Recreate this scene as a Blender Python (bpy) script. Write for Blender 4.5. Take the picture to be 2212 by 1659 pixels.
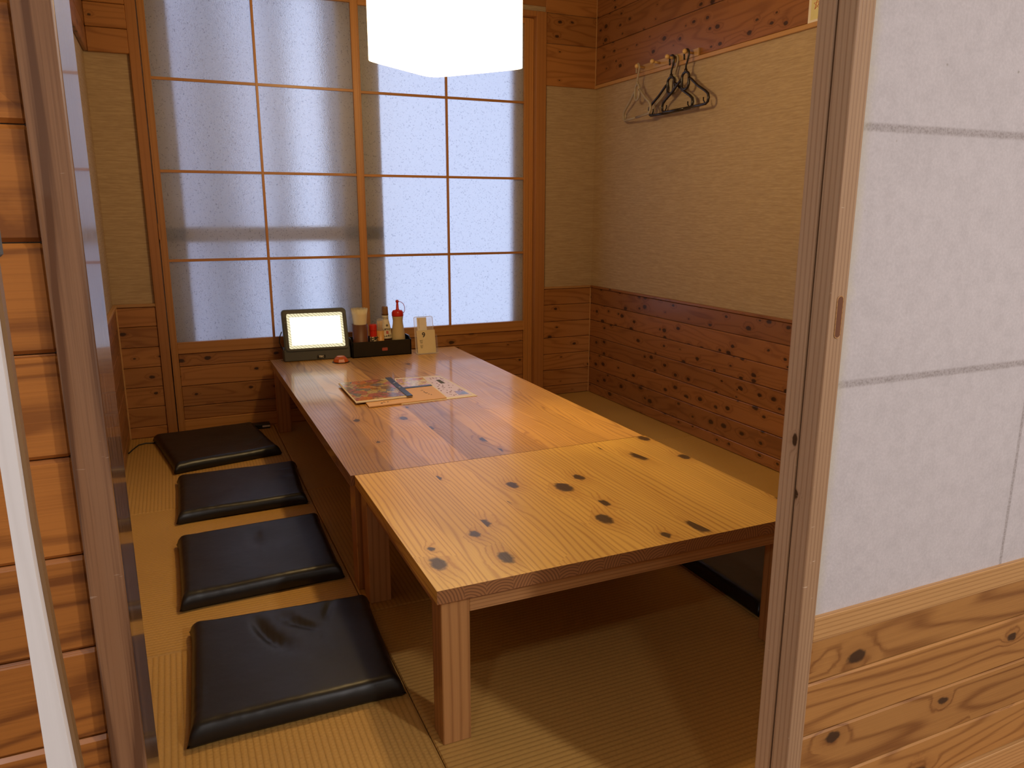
import bpy, bmesh, math, random
from mathutils import Vector, Matrix, noise as mnoise
random.seed(7)
scene = bpy.context.scene
col = scene.collection
for o in list(bpy.data.objects):
    bpy.data.objects.remove(o)

# ------------------------------------------------------------------ camera, light, exposure
YAW, PITCH, ROLL, FPX = 0.4185, 0.2241, 0.0012, 1635.4
fw = Vector((math.sin(YAW) * math.cos(PITCH), math.cos(YAW) * math.cos(PITCH), -math.sin(PITCH)))
rt0 = Vector((math.cos(YAW), -math.sin(YAW), 0))
up0 = rt0.cross(fw)
rt = rt0 * math.cos(ROLL) + up0 * math.sin(ROLL)
up = -rt0 * math.sin(ROLL) + up0 * math.cos(ROLL)
cam_data = bpy.data.cameras.new('camera')
cam = bpy.data.objects.new('camera', cam_data)
col.objects.link(cam)
M = Matrix.Identity(4)
for i in range(3):
    M[i][0] = rt[i]; M[i][1] = up[i]; M[i][2] = -fw[i]; M[i][3] = (0, 0, 1.2)[i]
cam.matrix_world = M
cam_data.sensor_fit = 'HORIZONTAL'
cam_data.sensor_width = 36.0
cam_data.lens = FPX / 2212 * 36.0
cam_data.clip_start = 0.02
scene.camera = cam

scene.view_settings.view_transform = 'Standard'
scene.view_settings.look = 'None'
scene.view_settings.gamma = 1.0
scene.view_settings.use_curve_mapping = False
scene.view_settings.exposure = 0.38
scene.cycles.use_denoising = True
scene.cycles.max_bounces = 10
scene.cycles.diffuse_bounces = 5
scene.cycles.glossy_bounces = 4
scene.cycles.transmission_bounces = 8
scene.cycles.transparent_max_bounces = 12
scene.cycles.sample_clamp_indirect = 8.0

world = bpy.data.worlds.new('overcast_sky')
scene.world = world
world.use_nodes = True
wn = world.node_tree.nodes
wn['Background'].inputs['Color'].default_value = (0.60, 0.70, 0.98, 1)
wn['Background'].inputs['Strength'].default_value = 1.15

LAMP = Vector((0.94, 2.67, 1.70))      # underside centre of the paper pendant
LAMP_W = 46.0
WARM = (1.0, 0.70, 0.31)
SHADE_E = 3.4
CORR_W = 17.0
CORR_COL = (1.0, 0.95, 0.94)


def light(name, kind, loc, power, color, **kw):
    d = bpy.data.lights.new(name, kind)
    d.energy = power
    d.color = color
    for k, v in kw.items():
        setattr(d, k, v)
    o = bpy.data.objects.new(name, d)
    o.location = loc
    col.objects.link(o)
    return o


light('corridor_downlight_bulb', 'AREA', (0.55, -0.30, 2.40), CORR_W * 0.24, CORR_COL, shape='DISK', size=0.16)
light('corridor_downlight_bulb', 'AREA', (1.75, -1.15, 2.40), CORR_W * 2.6, CORR_COL, shape='DISK', size=0.16)
light('corridor_downlight_bulb', 'AREA', (-0.75, -0.45, 2.40), CORR_W * 0.38, CORR_COL, shape='DISK', size=0.16)


# ------------------------------------------------------------------ node helpers
class NT:
    def __init__(s, name):
        s.m = bpy.data.materials.new(name)
        s.m.use_nodes = True
        s.t = s.m.node_tree
        s.t.nodes.clear()
        s.out = s.t.nodes.new('ShaderNodeOutputMaterial')

    def n(s, kind, **kw):
        nd = s.t.nodes.new(kind)
        for k, v in kw.items():
            setattr(nd, k, v)
        return nd

    def link(s, a, b):
        s.t.links.new(a, b)

    def put(s, sock, v):
        if hasattr(v, 'bl_idname') or hasattr(v, 'is_linked'):
            s.link(v, sock)
        else:
            sock.default_value = v

    def math(s, op, a, b=None, c=None, clamp=False):
        nd = s.n('ShaderNodeMath', operation=op)
        nd.use_clamp = clamp
        s.put(nd.inputs[0], a)
        if b is not None: s.put(nd.inputs[1], b)
        if c is not None: s.put(nd.inputs[2], c)
        return nd.outputs[0]

    def vmath(s, op, a, b):
        nd = s.n('ShaderNodeVectorMath', operation=op)
        s.put(nd.inputs[0], a); s.put(nd.inputs[1], b)
        return nd.outputs[0]

    def mix(s, f, a, b, kind='MIX'):
        nd = s.n('ShaderNodeMix', data_type='RGBA', blend_type=kind)
        s.put(nd.inputs[0], f); s.put(nd.inputs[6], a); s.put(nd.inputs[7], b)
        return nd.outputs[2]

    def combine(s, x, y, z):
        nd = s.n('ShaderNodeCombineXYZ')
        s.put(nd.inputs[0], x); s.put(nd.inputs[1], y); s.put(nd.inputs[2], z)
        return nd.outputs[0]

    def sep(s, v):
        nd = s.n('ShaderNodeSeparateXYZ'); s.put(nd.inputs[0], v)
        return nd.outputs

    def noise(s, vec, scale, detail=2.0, rough=0.5):
        nd = s.n('ShaderNodeTexNoise')
        s.put(nd.inputs['Vector'], vec)
        nd.inputs['Scale'].default_value = scale
        nd.inputs['Detail'].default_value = detail
        nd.inputs['Roughness'].default_value = rough
        return nd.outputs[0]

    def ramp(s, f, a, b, lo=0.0, hi=1.0, smooth=True):
        nd = s.n('ShaderNodeMapRange', interpolation_type='SMOOTHSTEP' if smooth else 'LINEAR')
        s.put(nd.inputs[0], f)
        nd.inputs[1].default_value = a; nd.inputs[2].default_value = b
        nd.inputs[3].default_value = lo; nd.inputs[4].default_value = hi
        return nd.outputs[0]

    def bump(s, h, dist=0.001, strength=1.0, normal=None):
        nd = s.n('ShaderNodeBump')
        s.put(nd.inputs['Height'], h)
        nd.inputs['Distance'].default_value = dist
        nd.inputs['Strength'].default_value = strength
        if normal is not None: s.link(normal, nd.inputs['Normal'])
        return nd.outputs[0]

    def principled(s, color, rough=0.5, bump=None, **kw):
        p = s.n('ShaderNodeBsdfPrincipled')
        s.put(p.inputs['Base Color'], color if not isinstance(color, tuple) else (*color[:3], 1))
        s.put(p.inputs['Roughness'], rough)
        for k, v in kw.items():
            s.put(p.inputs[k], v)
        if bump is not None: s.link(bump, p.inputs['Normal'])
        s.link(p.outputs[0], s.out.inputs[0])
        return p

    def obj(s):
        return s.n('ShaderNodeTexCoord').outputs['Object']


def c4(c):
    return (c[0], c[1], c[2], 1)


def wood(name, axis='X', light_c=(0.5, 0.28, 0.11), dark_c=(0.25, 0.11, 0.035), knot=0.35, rings=70.0,
         rough=0.38, coat=0.15, kscale=5.0, ksize=0.16, var=0.25, contrast=1.0, scuff=0.0, wear=0.0,
         warp=60.0, coat_rough=0.15, face='XZ'):
    """sawn softwood: contour grain bent round knots; every board differs by its own 'seed' attribute"""
    t = NT(name)
    att = t.n('ShaderNodeAttribute', attribute_name='seed')
    seed = att.outputs['Fac']
    x, y, z = t.sep(t.obj())
    if axis == 'X': L, A, B = x, z, y
    elif axis == 'Y': L, A, B = y, x, z
    else: L, A, B = z, x, y
    AB = t.math('ADD', A, B)
    Ls = t.math('ADD', L, t.math('MULTIPLY', seed, 17.3))
    As = t.math('ADD', AB, t.math('MULTIPLY', seed, 5.7))
    # knots
    kv = t.combine(t.math('MULTIPLY', Ls, kscale), t.math('MULTIPLY', As, kscale * 1.7), 0.0)
    vo = t.n('ShaderNodeTexVoronoi', voronoi_dimensions='2D', feature='F1')
    t.put(vo.inputs['Vector'], kv)
    vo.inputs['Scale'].default_value = 1.0
    wob = t.noise(t.combine(t.math('MULTIPLY', L, 60), t.math('MULTIPLY', AB, 60), seed), 1.0, 2)
    dist = t.math('ADD', vo.outputs['Distance'], t.math('MULTIPLY', t.math('SUBTRACT', wob, 0.5), 0.12))
    cr, cg, cb = t.sep(vo.outputs['Color'])
    present = t.math('LESS_THAN', cg, knot)
    rad = t.math('MULTIPLY_ADD', cr, ksize * 0.75, ksize * 0.25)
    kd = t.math('DIVIDE', dist, rad)
    km = t.math('MULTIPLY', t.ramp(kd, 0.6, 1.05, 1, 0), present)
    halo = t.math('MULTIPLY', t.ramp(kd, 0.7, 3.0, 1, 0), present)
    # grain contours
    n1 = t.noise(t.combine(t.math('MULTIPLY', Ls, 1.1), t.math('MULTIPLY', As, 8.0), seed), 1.0, 2.0, 0.35)
    ph = t.math('ADD', t.math('MULTIPLY', As, rings), t.math('MULTIPLY', n1, warp))
    ph = t.math('ADD', ph, t.math('MULTIPLY', halo, 7.0))
    sn = t.math('MULTIPLY_ADD', t.math('SINE', ph), 0.5, 0.5)
    ring = t.math('POWER', sn, 4.0)
    streak = t.noise(t.combine(t.math('MULTIPLY', Ls, 6.0), t.math('MULTIPLY', As, 420.0), seed), 1.0, 2)
    broad = t.noise(t.combine(t.math('MULTIPLY', Ls, 1.1), t.math('MULTIPLY', As, 14.0), seed), 1.0, 2)
    f = t.math('ADD', t.math('MULTIPLY', ring, 0.75 * contrast), t.math('MULTIPLY', t.math('SUBTRACT', streak, 0.47), 0.8 * contrast))
    f = t.math('ADD', f, t.math('MULTIPLY', t.math('SUBTRACT', broad, 0.45), 0.7 * contrast), clamp=True)
    c = t.mix(f, c4(light_c), c4(dark_c))
    wnz = t.n('ShaderNodeTexWhiteNoise', noise_dimensions='1D')
    t.put(wnz.inputs['W'], seed)
    c = t.mix(t.math('MULTIPLY', wnz.outputs['Value'], var), c, c4([v * 0.5 for v in dark_c]), 'MIX')
    c = t.mix(t.math('MULTIPLY', t.math('SUBTRACT', 1.0, wnz.outputs['Value']), var * 0.8), c, c4([min(1, v * 1.25) for v in light_c]), 'MIX')
    c = t.mix(t.math('MULTIPLY', halo, 0.35), c, c4(dark_c))
    c = t.mix(t.math('MULTIPLY', km, 0.92), c, (0.030, 0.012, 0.006, 1))
    if scuff:
        sv = t.n('ShaderNodeMapping')
        t.put(sv.inputs[0], t.obj())
        sv.inputs['Rotation'].default_value = (0.5, 0.6, 0.3)
        sv.inputs['Scale'].default_value = (25, 25, 160)
        sc_ = t.noise(sv.outputs[0], 1.0, 3, 0.6)
        c = t.mix(t.math('MULTIPLY', t.ramp(sc_, 0.70, 0.76), scuff), c, (0.75, 0.62, 0.5, 1))
    r = rough
    if wear:
        wr = t.noise(t.obj(), 7.0, 4, 0.6)
        r = t.math('ADD', rough, t.math('MULTIPLY', t.math('SUBTRACT', wr, 0.5), wear))
    h = t.math('SUBTRACT', 1.0, f)
    p = t.principled(c, r, t.bump(h, 0.0004, 0.5))
    p.inputs['Coat Weight'].default_value = coat
    p.inputs['Coat Roughness'].default_value = coat_rough
    return t.m


def plain(name, c, rough=0.5, **kw):
    t = NT(name)
    n_ = t.noise(t.obj(), 40.0, 3)
    cc = t.mix(t.math('MULTIPLY', n_, 0.25), c4(c), c4([v * 0.7 for v in c]))
    t.principled(cc, rough, **kw)
    return t.m


def emit(name, c, strength):
    t = NT(name)
    e = t.n('ShaderNodeEmission')
    e.inputs[0].default_value = c4(c); e.inputs[1].default_value = strength
    t.link(e.outputs[0], t.out.inputs[0])
    return t.m


def M_wallpaper():
    t = NT('woven_wallpaper')
    x, y, z = t.sep(t.obj())
    al = t.math('ADD', x, y)
    v = t.combine(t.math('MULTIPLY', al, 22.0), t.math('MULTIPLY', z, 330.0), t.math('MULTIPLY', y, 1.0))
    n1 = t.noise(v, 1.0, 3, 0.55)
    n2 = t.noise(t.combine(t.math('MULTIPLY', al, 6.0), t.math('MULTIPLY', z, 120.0), 0.0), 1.0, 2)
    f = t.math('ADD', t.math('MULTIPLY', n1, 0.6), t.math('MULTIPLY', n2, 0.4))
    c = t.mix(t.ramp(f, 0.33, 0.68), (0.37, 0.265, 0.165, 1), (0.49, 0.37, 0.235, 1))
    t.principled(c, 0.85, t.bump(f, 0.0012, 0.6))
    return t.m


def M_tatami(name, along):
    t = NT(name)
    x, y, z = t.sep(t.obj())
    A = x if along == 'Y' else y
    L = y if along == 'Y' else x
    ribw = t.math('MULTIPLY', A, 2 * math.pi / 0.0145)
    rib = t.math('POWER', t.math('ABSOLUTE', t.math('SINE', t.math('MULTIPLY', ribw, 0.5))), 0.6)
    row = t.math('SINE', t.math('ADD', t.math('MULTIPLY', L, 2 * math.pi / 0.011),
                                t.math('MULTIPLY', t.math('FLOOR', t.math('DIVIDE', A, 0.0125)), 3.14)))
    fib = t.noise(t.combine(t.math('MULTIPLY', A, 250), t.math('MULTIPLY', L, 90), 0.0), 1.0, 2)
    big = t.noise(t.obj(), 3.0, 3)
    f = t.math('ADD', t.math('MULTIPLY', rib, 0.45), t.math('MULTIPLY', fib, 0.4))
    f = t.math('ADD', f, t.math('MULTIPLY', t.math('SUBTRACT', big, 0.5), 0.35), clamp=True)
    c = t.mix(f, (0.28, 0.145, 0.030, 1), (0.56, 0.325, 0.085, 1))
    h = t.math('ADD', rib, t.math('MULTIPLY', row, 0.2))
    t.principled(c, 0.62, t.bump(h, 0.0014, 0.55))
    return t.m


def M_leather():
    t = NT('black_leatherette')
    n1 = t.noise(t.obj(), 260.0, 3)
    n2 = t.noise(t.obj(), 7.0, 3)
    h = t.math('ADD', t.math('MULTIPLY', n1, 0.04), n2)
    t.principled((0.0075, 0.0068, 0.0064), t.math('MULTIPLY_ADD', n2, 0.16, 0.30), t.bump(h, 0.006, 0.5))
    return t.m


def M_shoji(name, transp, base):
    t = NT(name)
    n1 = t.noise(t.obj(), 190.0, 4, 0.65)
    n2 = t.noise(t.obj(), 45.0, 3)
    c = t.mix(t.ramp(n1, 0.35, 0.7), c4(base), c4([min(1, v * 1.10) for v in base]))
    sp = t.noise(t.obj(), 60.0, 1)
    c = t.mix(t.math('MULTIPLY', t.ramp(sp, 0.80, 0.84), 0.5), c, (0.35, 0.3, 0.22, 1))
    c = t.mix(t.math('MULTIPLY', t.ramp(n2, 0.3, 0.8), 0.14), c, (0.40, 0.37, 0.38, 1))
    x, y, z = t.sep(t.obj())
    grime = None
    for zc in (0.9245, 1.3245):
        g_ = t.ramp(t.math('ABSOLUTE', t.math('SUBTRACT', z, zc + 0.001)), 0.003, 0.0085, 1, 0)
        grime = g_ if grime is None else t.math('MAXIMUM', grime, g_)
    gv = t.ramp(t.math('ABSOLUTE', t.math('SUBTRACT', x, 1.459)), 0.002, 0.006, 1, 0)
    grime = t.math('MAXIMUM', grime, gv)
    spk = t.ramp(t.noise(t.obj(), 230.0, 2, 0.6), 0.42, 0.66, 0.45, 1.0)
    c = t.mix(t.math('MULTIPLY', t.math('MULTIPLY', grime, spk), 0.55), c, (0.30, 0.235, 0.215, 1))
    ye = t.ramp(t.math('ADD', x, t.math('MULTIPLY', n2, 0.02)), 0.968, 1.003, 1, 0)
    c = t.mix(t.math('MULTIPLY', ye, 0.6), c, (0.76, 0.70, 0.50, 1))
    d = t.n('ShaderNodeBsdfDiffuse'); t.link(c, d.inputs[0])
    t.link(t.bump(n1, 0.0008, 0.5), d.inputs['Normal'])
    tr = t.n('ShaderNodeBsdfTranslucent'); t.link(c, tr.inputs[0])
    m1 = t.n('ShaderNodeMixShader'); m1.inputs[0].default_value = 0.32
    t.link(d.outputs[0], m1.inputs[1]); t.link(tr.outputs[0], m1.inputs[2])
    tp = t.n('ShaderNodeBsdfTransparent')
    m2 = t.n('ShaderNodeMixShader'); m2.inputs[0].default_value = transp
    t.link(m1.outputs[0], m2.inputs[1]); t.link(tp.outputs[0], m2.inputs[2])
    t.link(m2.outputs[0], t.out.inputs[0])
    return t.m


def M_frost():
    """pebbled frosted pane with dark specks"""
    t = NT('frosted_pebble_glass')
    n1 = t.noise(t.obj(), 240.0, 2, 0.5)
    vo = t.n('ShaderNodeTexVoronoi'); t.put(vo.inputs['Vector'], t.obj()); vo.inputs['Scale'].default_value = 190.0
    speck = t.ramp(t.noise(t.obj(), 125.0, 2, 0.6), 0.58, 0.70)
    c = t.mix(speck, (0.95, 0.97, 1, 1), (0.42, 0.43, 0.48, 1))
    h = t.math('ADD', n1, t.math('MULTIPLY', vo.outputs['Distance'], 0.6))
    p = t.principled(c, 0.34, t.bump(h, 0.002, 0.55))
    p.inputs['Transmission Weight'].default_value = 1.0
    p.inputs['IOR'].default_value = 1.45
    tl = t.n('ShaderNodeBsdfTranslucent'); t.link(c, tl.inputs[0])
    df = t.n('ShaderNodeBsdfDiffuse'); df.inputs[0].default_value = (0.66, 0.64, 0.60, 1)
    ma = t.n('ShaderNodeMixShader'); ma.inputs[0].default_value = 0.5
    t.link(tl.outputs[0], ma.inputs[1]); t.link(df.outputs[0], ma.inputs[2])
    mb_ = t.n('ShaderNodeMixShader')
    t.link(t.math('MULTIPLY_ADD', speck, -0.08, 0.27), mb_.inputs[0])
    t.link(p.outputs[0], mb_.inputs[1]); t.link(ma.outputs[0], mb_.inputs[2])
    t.link(mb_.outputs[0], t.out.inputs[0])
    return t.m


MAT = {}
CEDAR_L, CEDAR_D = (0.43, 0.19, 0.058), (0.22, 0.078, 0.02)
MAT['plank_x'] = wood('cedar_planks', 'X', CEDAR_L, CEDAR_D, knot=0.42, contrast=0.8, kscale=7.5, ksize=0.17, coat=0.1)
MAT['plank_y'] = wood('cedar_planks_side', 'Y', (0.33, 0.135, 0.045), (0.16, 0.055, 0.016), knot=0.62, contrast=0.75, kscale=9.0, ksize=0.23, coat=0.1)
MAT['plank_big'] = wood('cedar_boards_corridor', 'X', (0.47, 0.17, 0.032), (0.15, 0.042, 0.009), knot=0.28, contrast=1.35, rings=150, kscale=5.0, ksize=0.2, coat=0.1, var=0.45)
MAT['plank_door'] = wood('cedar_boards_door', 'X', (0.46, 0.215, 0.06), (0.22, 0.08, 0.019), knot=0.30, contrast=1.0, kscale=6.0, ksize=0.2, coat=0.1, var=0.12)
MAT['sash_z'] = wood('amber_cedar_upright', 'Z', (0.52, 0.245, 0.075), (0.33, 0.135, 0.036), knot=0.02, contrast=0.6, rings=330, warp=5, coat=0.15)
MAT['sash_x'] = wood('amber_cedar_rail', 'X', (0.52, 0.245, 0.075), (0.33, 0.135, 0.036), knot=0.05, contrast=0.6, rings=200, warp=9, coat=0.15)
MAT['dark_z'] = wood('brown_cedar_upright', 'Z', (0.40, 0.175, 0.055), (0.26, 0.10, 0.03), knot=0.02, contrast=0.5, rings=260, warp=6, coat=0.15)
MAT['cap_y'] = wood('pale_cap_strip', 'Y', (0.55, 0.31, 0.13), (0.40, 0.20, 0.075), knot=0.02, contrast=0.4, coat=0.1)
MAT['cap_x'] = wood('pale_cap_strip_back', 'X', (0.42, 0.235, 0.10), (0.30, 0.15, 0.055), knot=0.02, contrast=0.4, coat=0.1)
MAT['stile_z'] = wood('door_stile_wood', 'Z', (0.43, 0.265, 0.15), (0.26, 0.135, 0.07), knot=0.06, contrast=0.9, rings=900, warp=7, scuff=0.9, coat=0.12, kscale=9, ksize=0.12)
MAT['stile_edge_lit'] = wood('door_edge_wood_lit', 'Z', (0.74, 0.58, 0.44), (0.48, 0.31, 0.21), knot=0.08, contrast=0.9, rings=620, warp=9, scuff=0.8, coat=0.12, kscale=9, ksize=0.12)  # paler than the stile fronts: raking light put into the edge colour
MAT['rail_door'] = wood('door_rail_wood', 'X', (0.55, 0.30, 0.115), (0.33, 0.155, 0.05), knot=0.04, contrast=0.9, rings=700, warp=6, coat=0.12)
MAT['post'] = wood('polished_post_wood', 'Z', (0.27, 0.135, 0.068), (0.085, 0.033, 0.016), knot=0.05, contrast=1.9, rings=240, warp=45, rough=0.24, coat=0.7, coat_rough=0.07, scuff=0.35)
MAT['white_wood'] = wood('white_washed_wood', 'Z', (0.90, 0.88, 0.90), (0.74, 0.70, 0.70), knot=0.0, contrast=0.35, rings=300, coat=0.0, rough=0.6)
MAT['beige_wood'] = wood('bare_board_edge', 'Z', (0.30, 0.17, 0.07), (0.20, 0.10, 0.04), knot=0.0, contrast=0.4, coat=0.0)
MAT['top_near'] = wood('pine_tabletop', 'Y', (0.76, 0.47, 0.115), (0.44, 0.19, 0.032), knot=0.42, contrast=0.85, rings=430, warp=48, kscale=4.7, ksize=0.24, rough=0.42, coat=0.22, coat_rough=0.22, var=0.12)
MAT['top_far'] = wood('worn_cedar_tabletop', 'Y', (0.66, 0.36, 0.10), (0.28, 0.115, 0.028), knot=0.16, contrast=1.15, rings=330, warp=70, kscale=4.2, ksize=0.15, rough=0.44, coat=0.42, coat_rough=0.09, var=0.6, wear=0.3)
MAT['leg'] = wood('table_leg_wood', 'Z', (0.50, 0.245, 0.085), (0.29, 0.12, 0.036), knot=0.03, contrast=0.9, rings=300, warp=10, coat=0.2)
MAT['apron_x'] = wood('apron_wood', 'X', (0.46, 0.23, 0.085), (0.25, 0.105, 0.034), knot=0.10, contrast=1.0, rings=700, warp=7, coat=0.2)
MAT['apron_y'] = wood('side_apron_wood', 'Y', (0.46, 0.22, 0.078), (0.25, 0.10, 0.03), knot=0.08, contrast=0.8, rings=300, warp=9, coat=0.2)
MAT['rack'] = wood('hook_rack_wood', 'Y', (0.48, 0.29, 0.12), (0.34, 0.19, 0.07), knot=0.05, contrast=0.4)
MAT['wallpaper'] = M_wallpaper()
MAT['tat_y'] = M_tatami('tatami_lengthwise', 'Y')
MAT['tat_x'] = M_tatami('tatami_crosswise', 'X')
MAT['leather'] = M_leather()
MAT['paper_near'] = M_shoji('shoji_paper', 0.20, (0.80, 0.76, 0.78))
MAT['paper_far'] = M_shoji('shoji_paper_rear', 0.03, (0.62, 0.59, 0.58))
MAT['frost'] = M_frost()
MAT['ceiling'] = plain('ceiling_board', (0.42, 0.33, 0.22), 0.8)
MAT['plaster'] = plain('corridor_plaster', (0.62, 0.57, 0.50), 0.85)
MAT['cor_floor'] = plain('corridor_floor', (0.22, 0.15, 0.09), 0.4)
MAT['alu'] = plain('bronze_aluminium', (0.42, 0.34, 0.26), 0.6)
MAT['alu_pale'] = plain('pale_aluminium', (0.72, 0.68, 0.72), 0.6)
MAT['alu_grey'] = plain('grey_aluminium', (0.45, 0.47, 0.55), 0.5)
MAT['black'] = plain('black_plastic', (0.012, 0.012, 0.012), 0.38)
MAT['black_lacq'] = plain('black_lacquer', (0.008, 0.007, 0.006), 0.25)
MAT['grey_plastic'] = plain('charcoal_plastic', (0.055, 0.053, 0.045), 0.45)
MAT['hanger_black'] = plain('dark_hanger_plastic', (0.018, 0.012, 0.010), 0.25)
MAT['hanger_grey'] = plain('grey_hanger_plastic', (0.40, 0.34, 0.26), 0.35)
MAT['knob'] = plain('pale_wood_knob', (0.68, 0.45, 0.19), 0.4)
MAT['red'] = plain('red_plastic', (0.55, 0.02, 0.012), 0.3)
MAT['ink'] = plain('black_ink', (0.03, 0.025, 0.025), 0.6)
MAT['ink_brown'] = plain('brown_ink', (0.16, 0.07, 0.03), 0.6)
MAT['cream_paper'] = plain('cream_paper', (0.72, 0.61, 0.40), 0.8)
MAT['white_paper'] = plain('white_paper', (0.80, 0.74, 0.68), 0.7)
MAT['kraft'] = plain('kraft_folder', (0.70, 0.42, 0.22), 0.6)
MAT['brown_cup'] = wood('brown_cup_wood', 'Z', (0.15, 0.052, 0.02), (0.09, 0.03, 0.012), knot=0, contrast=0.4, rings=500, coat=0.0, rough=0.5)
MAT['bamboo'] = plain('bamboo', (0.62, 0.33, 0.10), 0.4)
MAT['pick'] = plain('toothpick_wood', (0.66, 0.45, 0.24), 0.6)
MAT['napkin'] = plain('napkin_paper', (0.78, 0.69, 0.48), 0.85)
MAT['sauce'] = plain('milky_plastic', (0.56, 0.45, 0.26), 0.35)
MAT['soy_label'] = plain('cream_label', (0.72, 0.66, 0.52), 0.4)
MAT['soy_dark'] = plain('soy_sauce', (0.05, 0.02, 0.012), 0.15)
MAT['brown_cap'] = plain('bronze_cap', (0.22, 0.115, 0.05), 0.3)
MAT['orange'] = plain('orange_lacquer', (0.50, 0.105, 0.02), 0.25)
MAT['seal'] = plain('red_seal', (0.35, 0.07, 0.05), 0.5)
MAT['yellow_paper'] = plain('yellow_notice', (0.72, 0.66, 0.35), 0.8)
MAT['clear'] = plain('clear_plastic', (0.9, 0.9, 0.9), 0.08)
_p = [n for n in MAT['clear'].node_tree.nodes if n.type == 'BSDF_PRINCIPLED'][0]
_p.inputs['Alpha'].default_value = 0.16
MAT['white_plastic'] = plain('white_plastic', (0.7, 0.68, 0.62), 0.4)
MAT['rivet'] = plain('metal_rivet', (0.6, 0.6, 0.62), 0.3, Metallic=1.0)
MAT['knit'] = plain('grey_woven_tape', (0.10, 0.105, 0.12), 0.9)
MAT['lamp_metal'] = plain('dark_lamp_metal', (0.05, 0.04, 0.035), 0.5)
MAT['screen'] = emit('lit_screen', (1.0, 0.97, 0.90), 1.05)


def M_endgrain():
    t = NT('table_end_grain')
    att = t.n('ShaderNodeAttribute', attribute_name='seed')
    x, y, z = t.sep(t.obj())
    wnz = t.n('ShaderNodeTexWhiteNoise', noise_dimensions='1D'); t.put(wnz.inputs['W'], att.outputs['Fac'])
    r_, g_, b_ = t.sep(wnz.outputs['Color'])
    xs = t.math('SUBTRACT', t.math('MULTIPLY', t.math('FRACT', t.math('DIVIDE', x, 0.118)), 0.118), t.math('MULTIPLY', r_, 0.118))
    zs = t.math('ADD', t.math('SUBTRACT', z, 0.375), t.math('MULTIPLY', g_, 0.05))
    rr = t.math('SQRT', t.math('ADD', t.math('MULTIPLY', xs, xs), t.math('MULTIPLY', zs, zs)))
    rr = t.math('ADD', rr, t.math('MULTIPLY', t.noise(t.obj(), 25.0, 1), 0.006))
    s_ = t.math('MULTIPLY_ADD', t.math('SINE', t.math('MULTIPLY', rr, 850.0)), 0.5, 0.5)
    c = t.mix(t.math('MULTIPLY', t.math('POWER', s_, 2.0), 0.8), (0.34, 0.15, 0.055, 1), (0.13, 0.05, 0.02, 1))
    t.principled(c, 0.45)
    return t.m


MAT['end'] = M_endgrain()


def M_shade(name='lamp_shade_paper', see=0.42):
    t = NT(name)
    e = t.n('ShaderNodeEmission'); e.inputs[0].default_value = (1.0, 0.80, 0.52, 1); e.inputs[1].default_value = SHADE_E if see < 0.5 else SHADE_E * 3.0
    tp = t.n('ShaderNodeBsdfTransparent'); tp.inputs[0].default_value = (1, 0.95, 0.85, 1)
    m = t.n('ShaderNodeMixShader'); m.inputs[0].default_value = see
    t.link(e.outputs[0], m.inputs[1]); t.link(tp.outputs[0], m.inputs[2])
    t.link(m.outputs[0], t.out.inputs[0])
    return t.m


MAT['shade'] = M_shade()
MAT['shade_bottom'] = M_shade('lamp_diffuser_paper', 0.85)


def M_display():
    """the order screen's own picture: cream boards with dark lines"""
    t = NT('display_board_pattern')
    x, y, z = t.sep(t.obj())
    n1 = t.noise(t.obj(), 9.0, 1)
    ph = t.math('ADD', t.math('MULTIPLY', t.math('ADD', z, t.math('MULTIPLY', x, 0.75)), 420.0), t.math('MULTIPLY', n1, 24.0))
    s_ = t.ramp(t.math('SINE', ph), 0.72, 0.95)
    c = t.mix(s_, (0.86, 0.78, 0.50, 1), (0.26, 0.20, 0.11, 1))
    e = t.n('ShaderNodeEmission'); t.link(c, e.inputs[0]); e.inputs[1].default_value = 0.85
    t.link(e.outputs[0], t.out.inputs[0])
    return t.m


MAT['display'] = M_display()


def M_food(name, seed, pal):
    t = NT(name)
    v = t.vmath('ADD', t.obj(), (seed, seed * 2.1, 0))
    vo = t.n('ShaderNodeTexVoronoi', feature='F1'); t.put(vo.inputs['Vector'], v); vo.inputs['Scale'].default_value = 17.0
    nz = t.noise(v, 30.0, 4, 0.6)
    r_, g_, b_ = t.sep(vo.outputs['Color'])
    cr = t.n('ShaderNodeValToRGB')
    cr.color_ramp.interpolation = 'CONSTANT'
    els = cr.color_ramp.elements
    els[0].position = 0; els[0].color = c4(pal[0])
    els[1].position = 1.0 / len(pal); els[1].color = c4(pal[1])
    for i in range(2, len(pal)):
        e = els.new(i / len(pal)); e.color = c4(pal[i])
    t.put(cr.inputs[0], t.math('ADD', r_, t.math('MULTIPLY', t.math('SUBTRACT', nz, 0.5), 0.5)))
    st = t.ramp(t.noise(v, 90.0, 2), 0.45, 0.62)
    c = t.mix(t.math('MULTIPLY', st, 0.5), cr.outputs[0], (0.12, 0.07, 0.05, 1))
    t.principled(c, 0.18)
    return t.m


MAT['food'] = M_food('menu_cover_picture', 3.0, [(.30, .13, .05), (.50, .35, .14), (.16, .16, .19), (.55, .17, .06), (.48, .38, .20), (.42, .13, .14), (.22, .12, .06)])
MAT['food2'] = M_food('menu_sheet_picture', 8.0, [(.6, .22, .05), (.72, .55, .65), (.55, .12, .05), (.75, .62, .35), (.68, .42, .62), (.7, .5, .15)])
MAT['pink_sheet'] = plain('pink_tinted_sheet', (0.72, 0.56, 0.58), 0.35)


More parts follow.
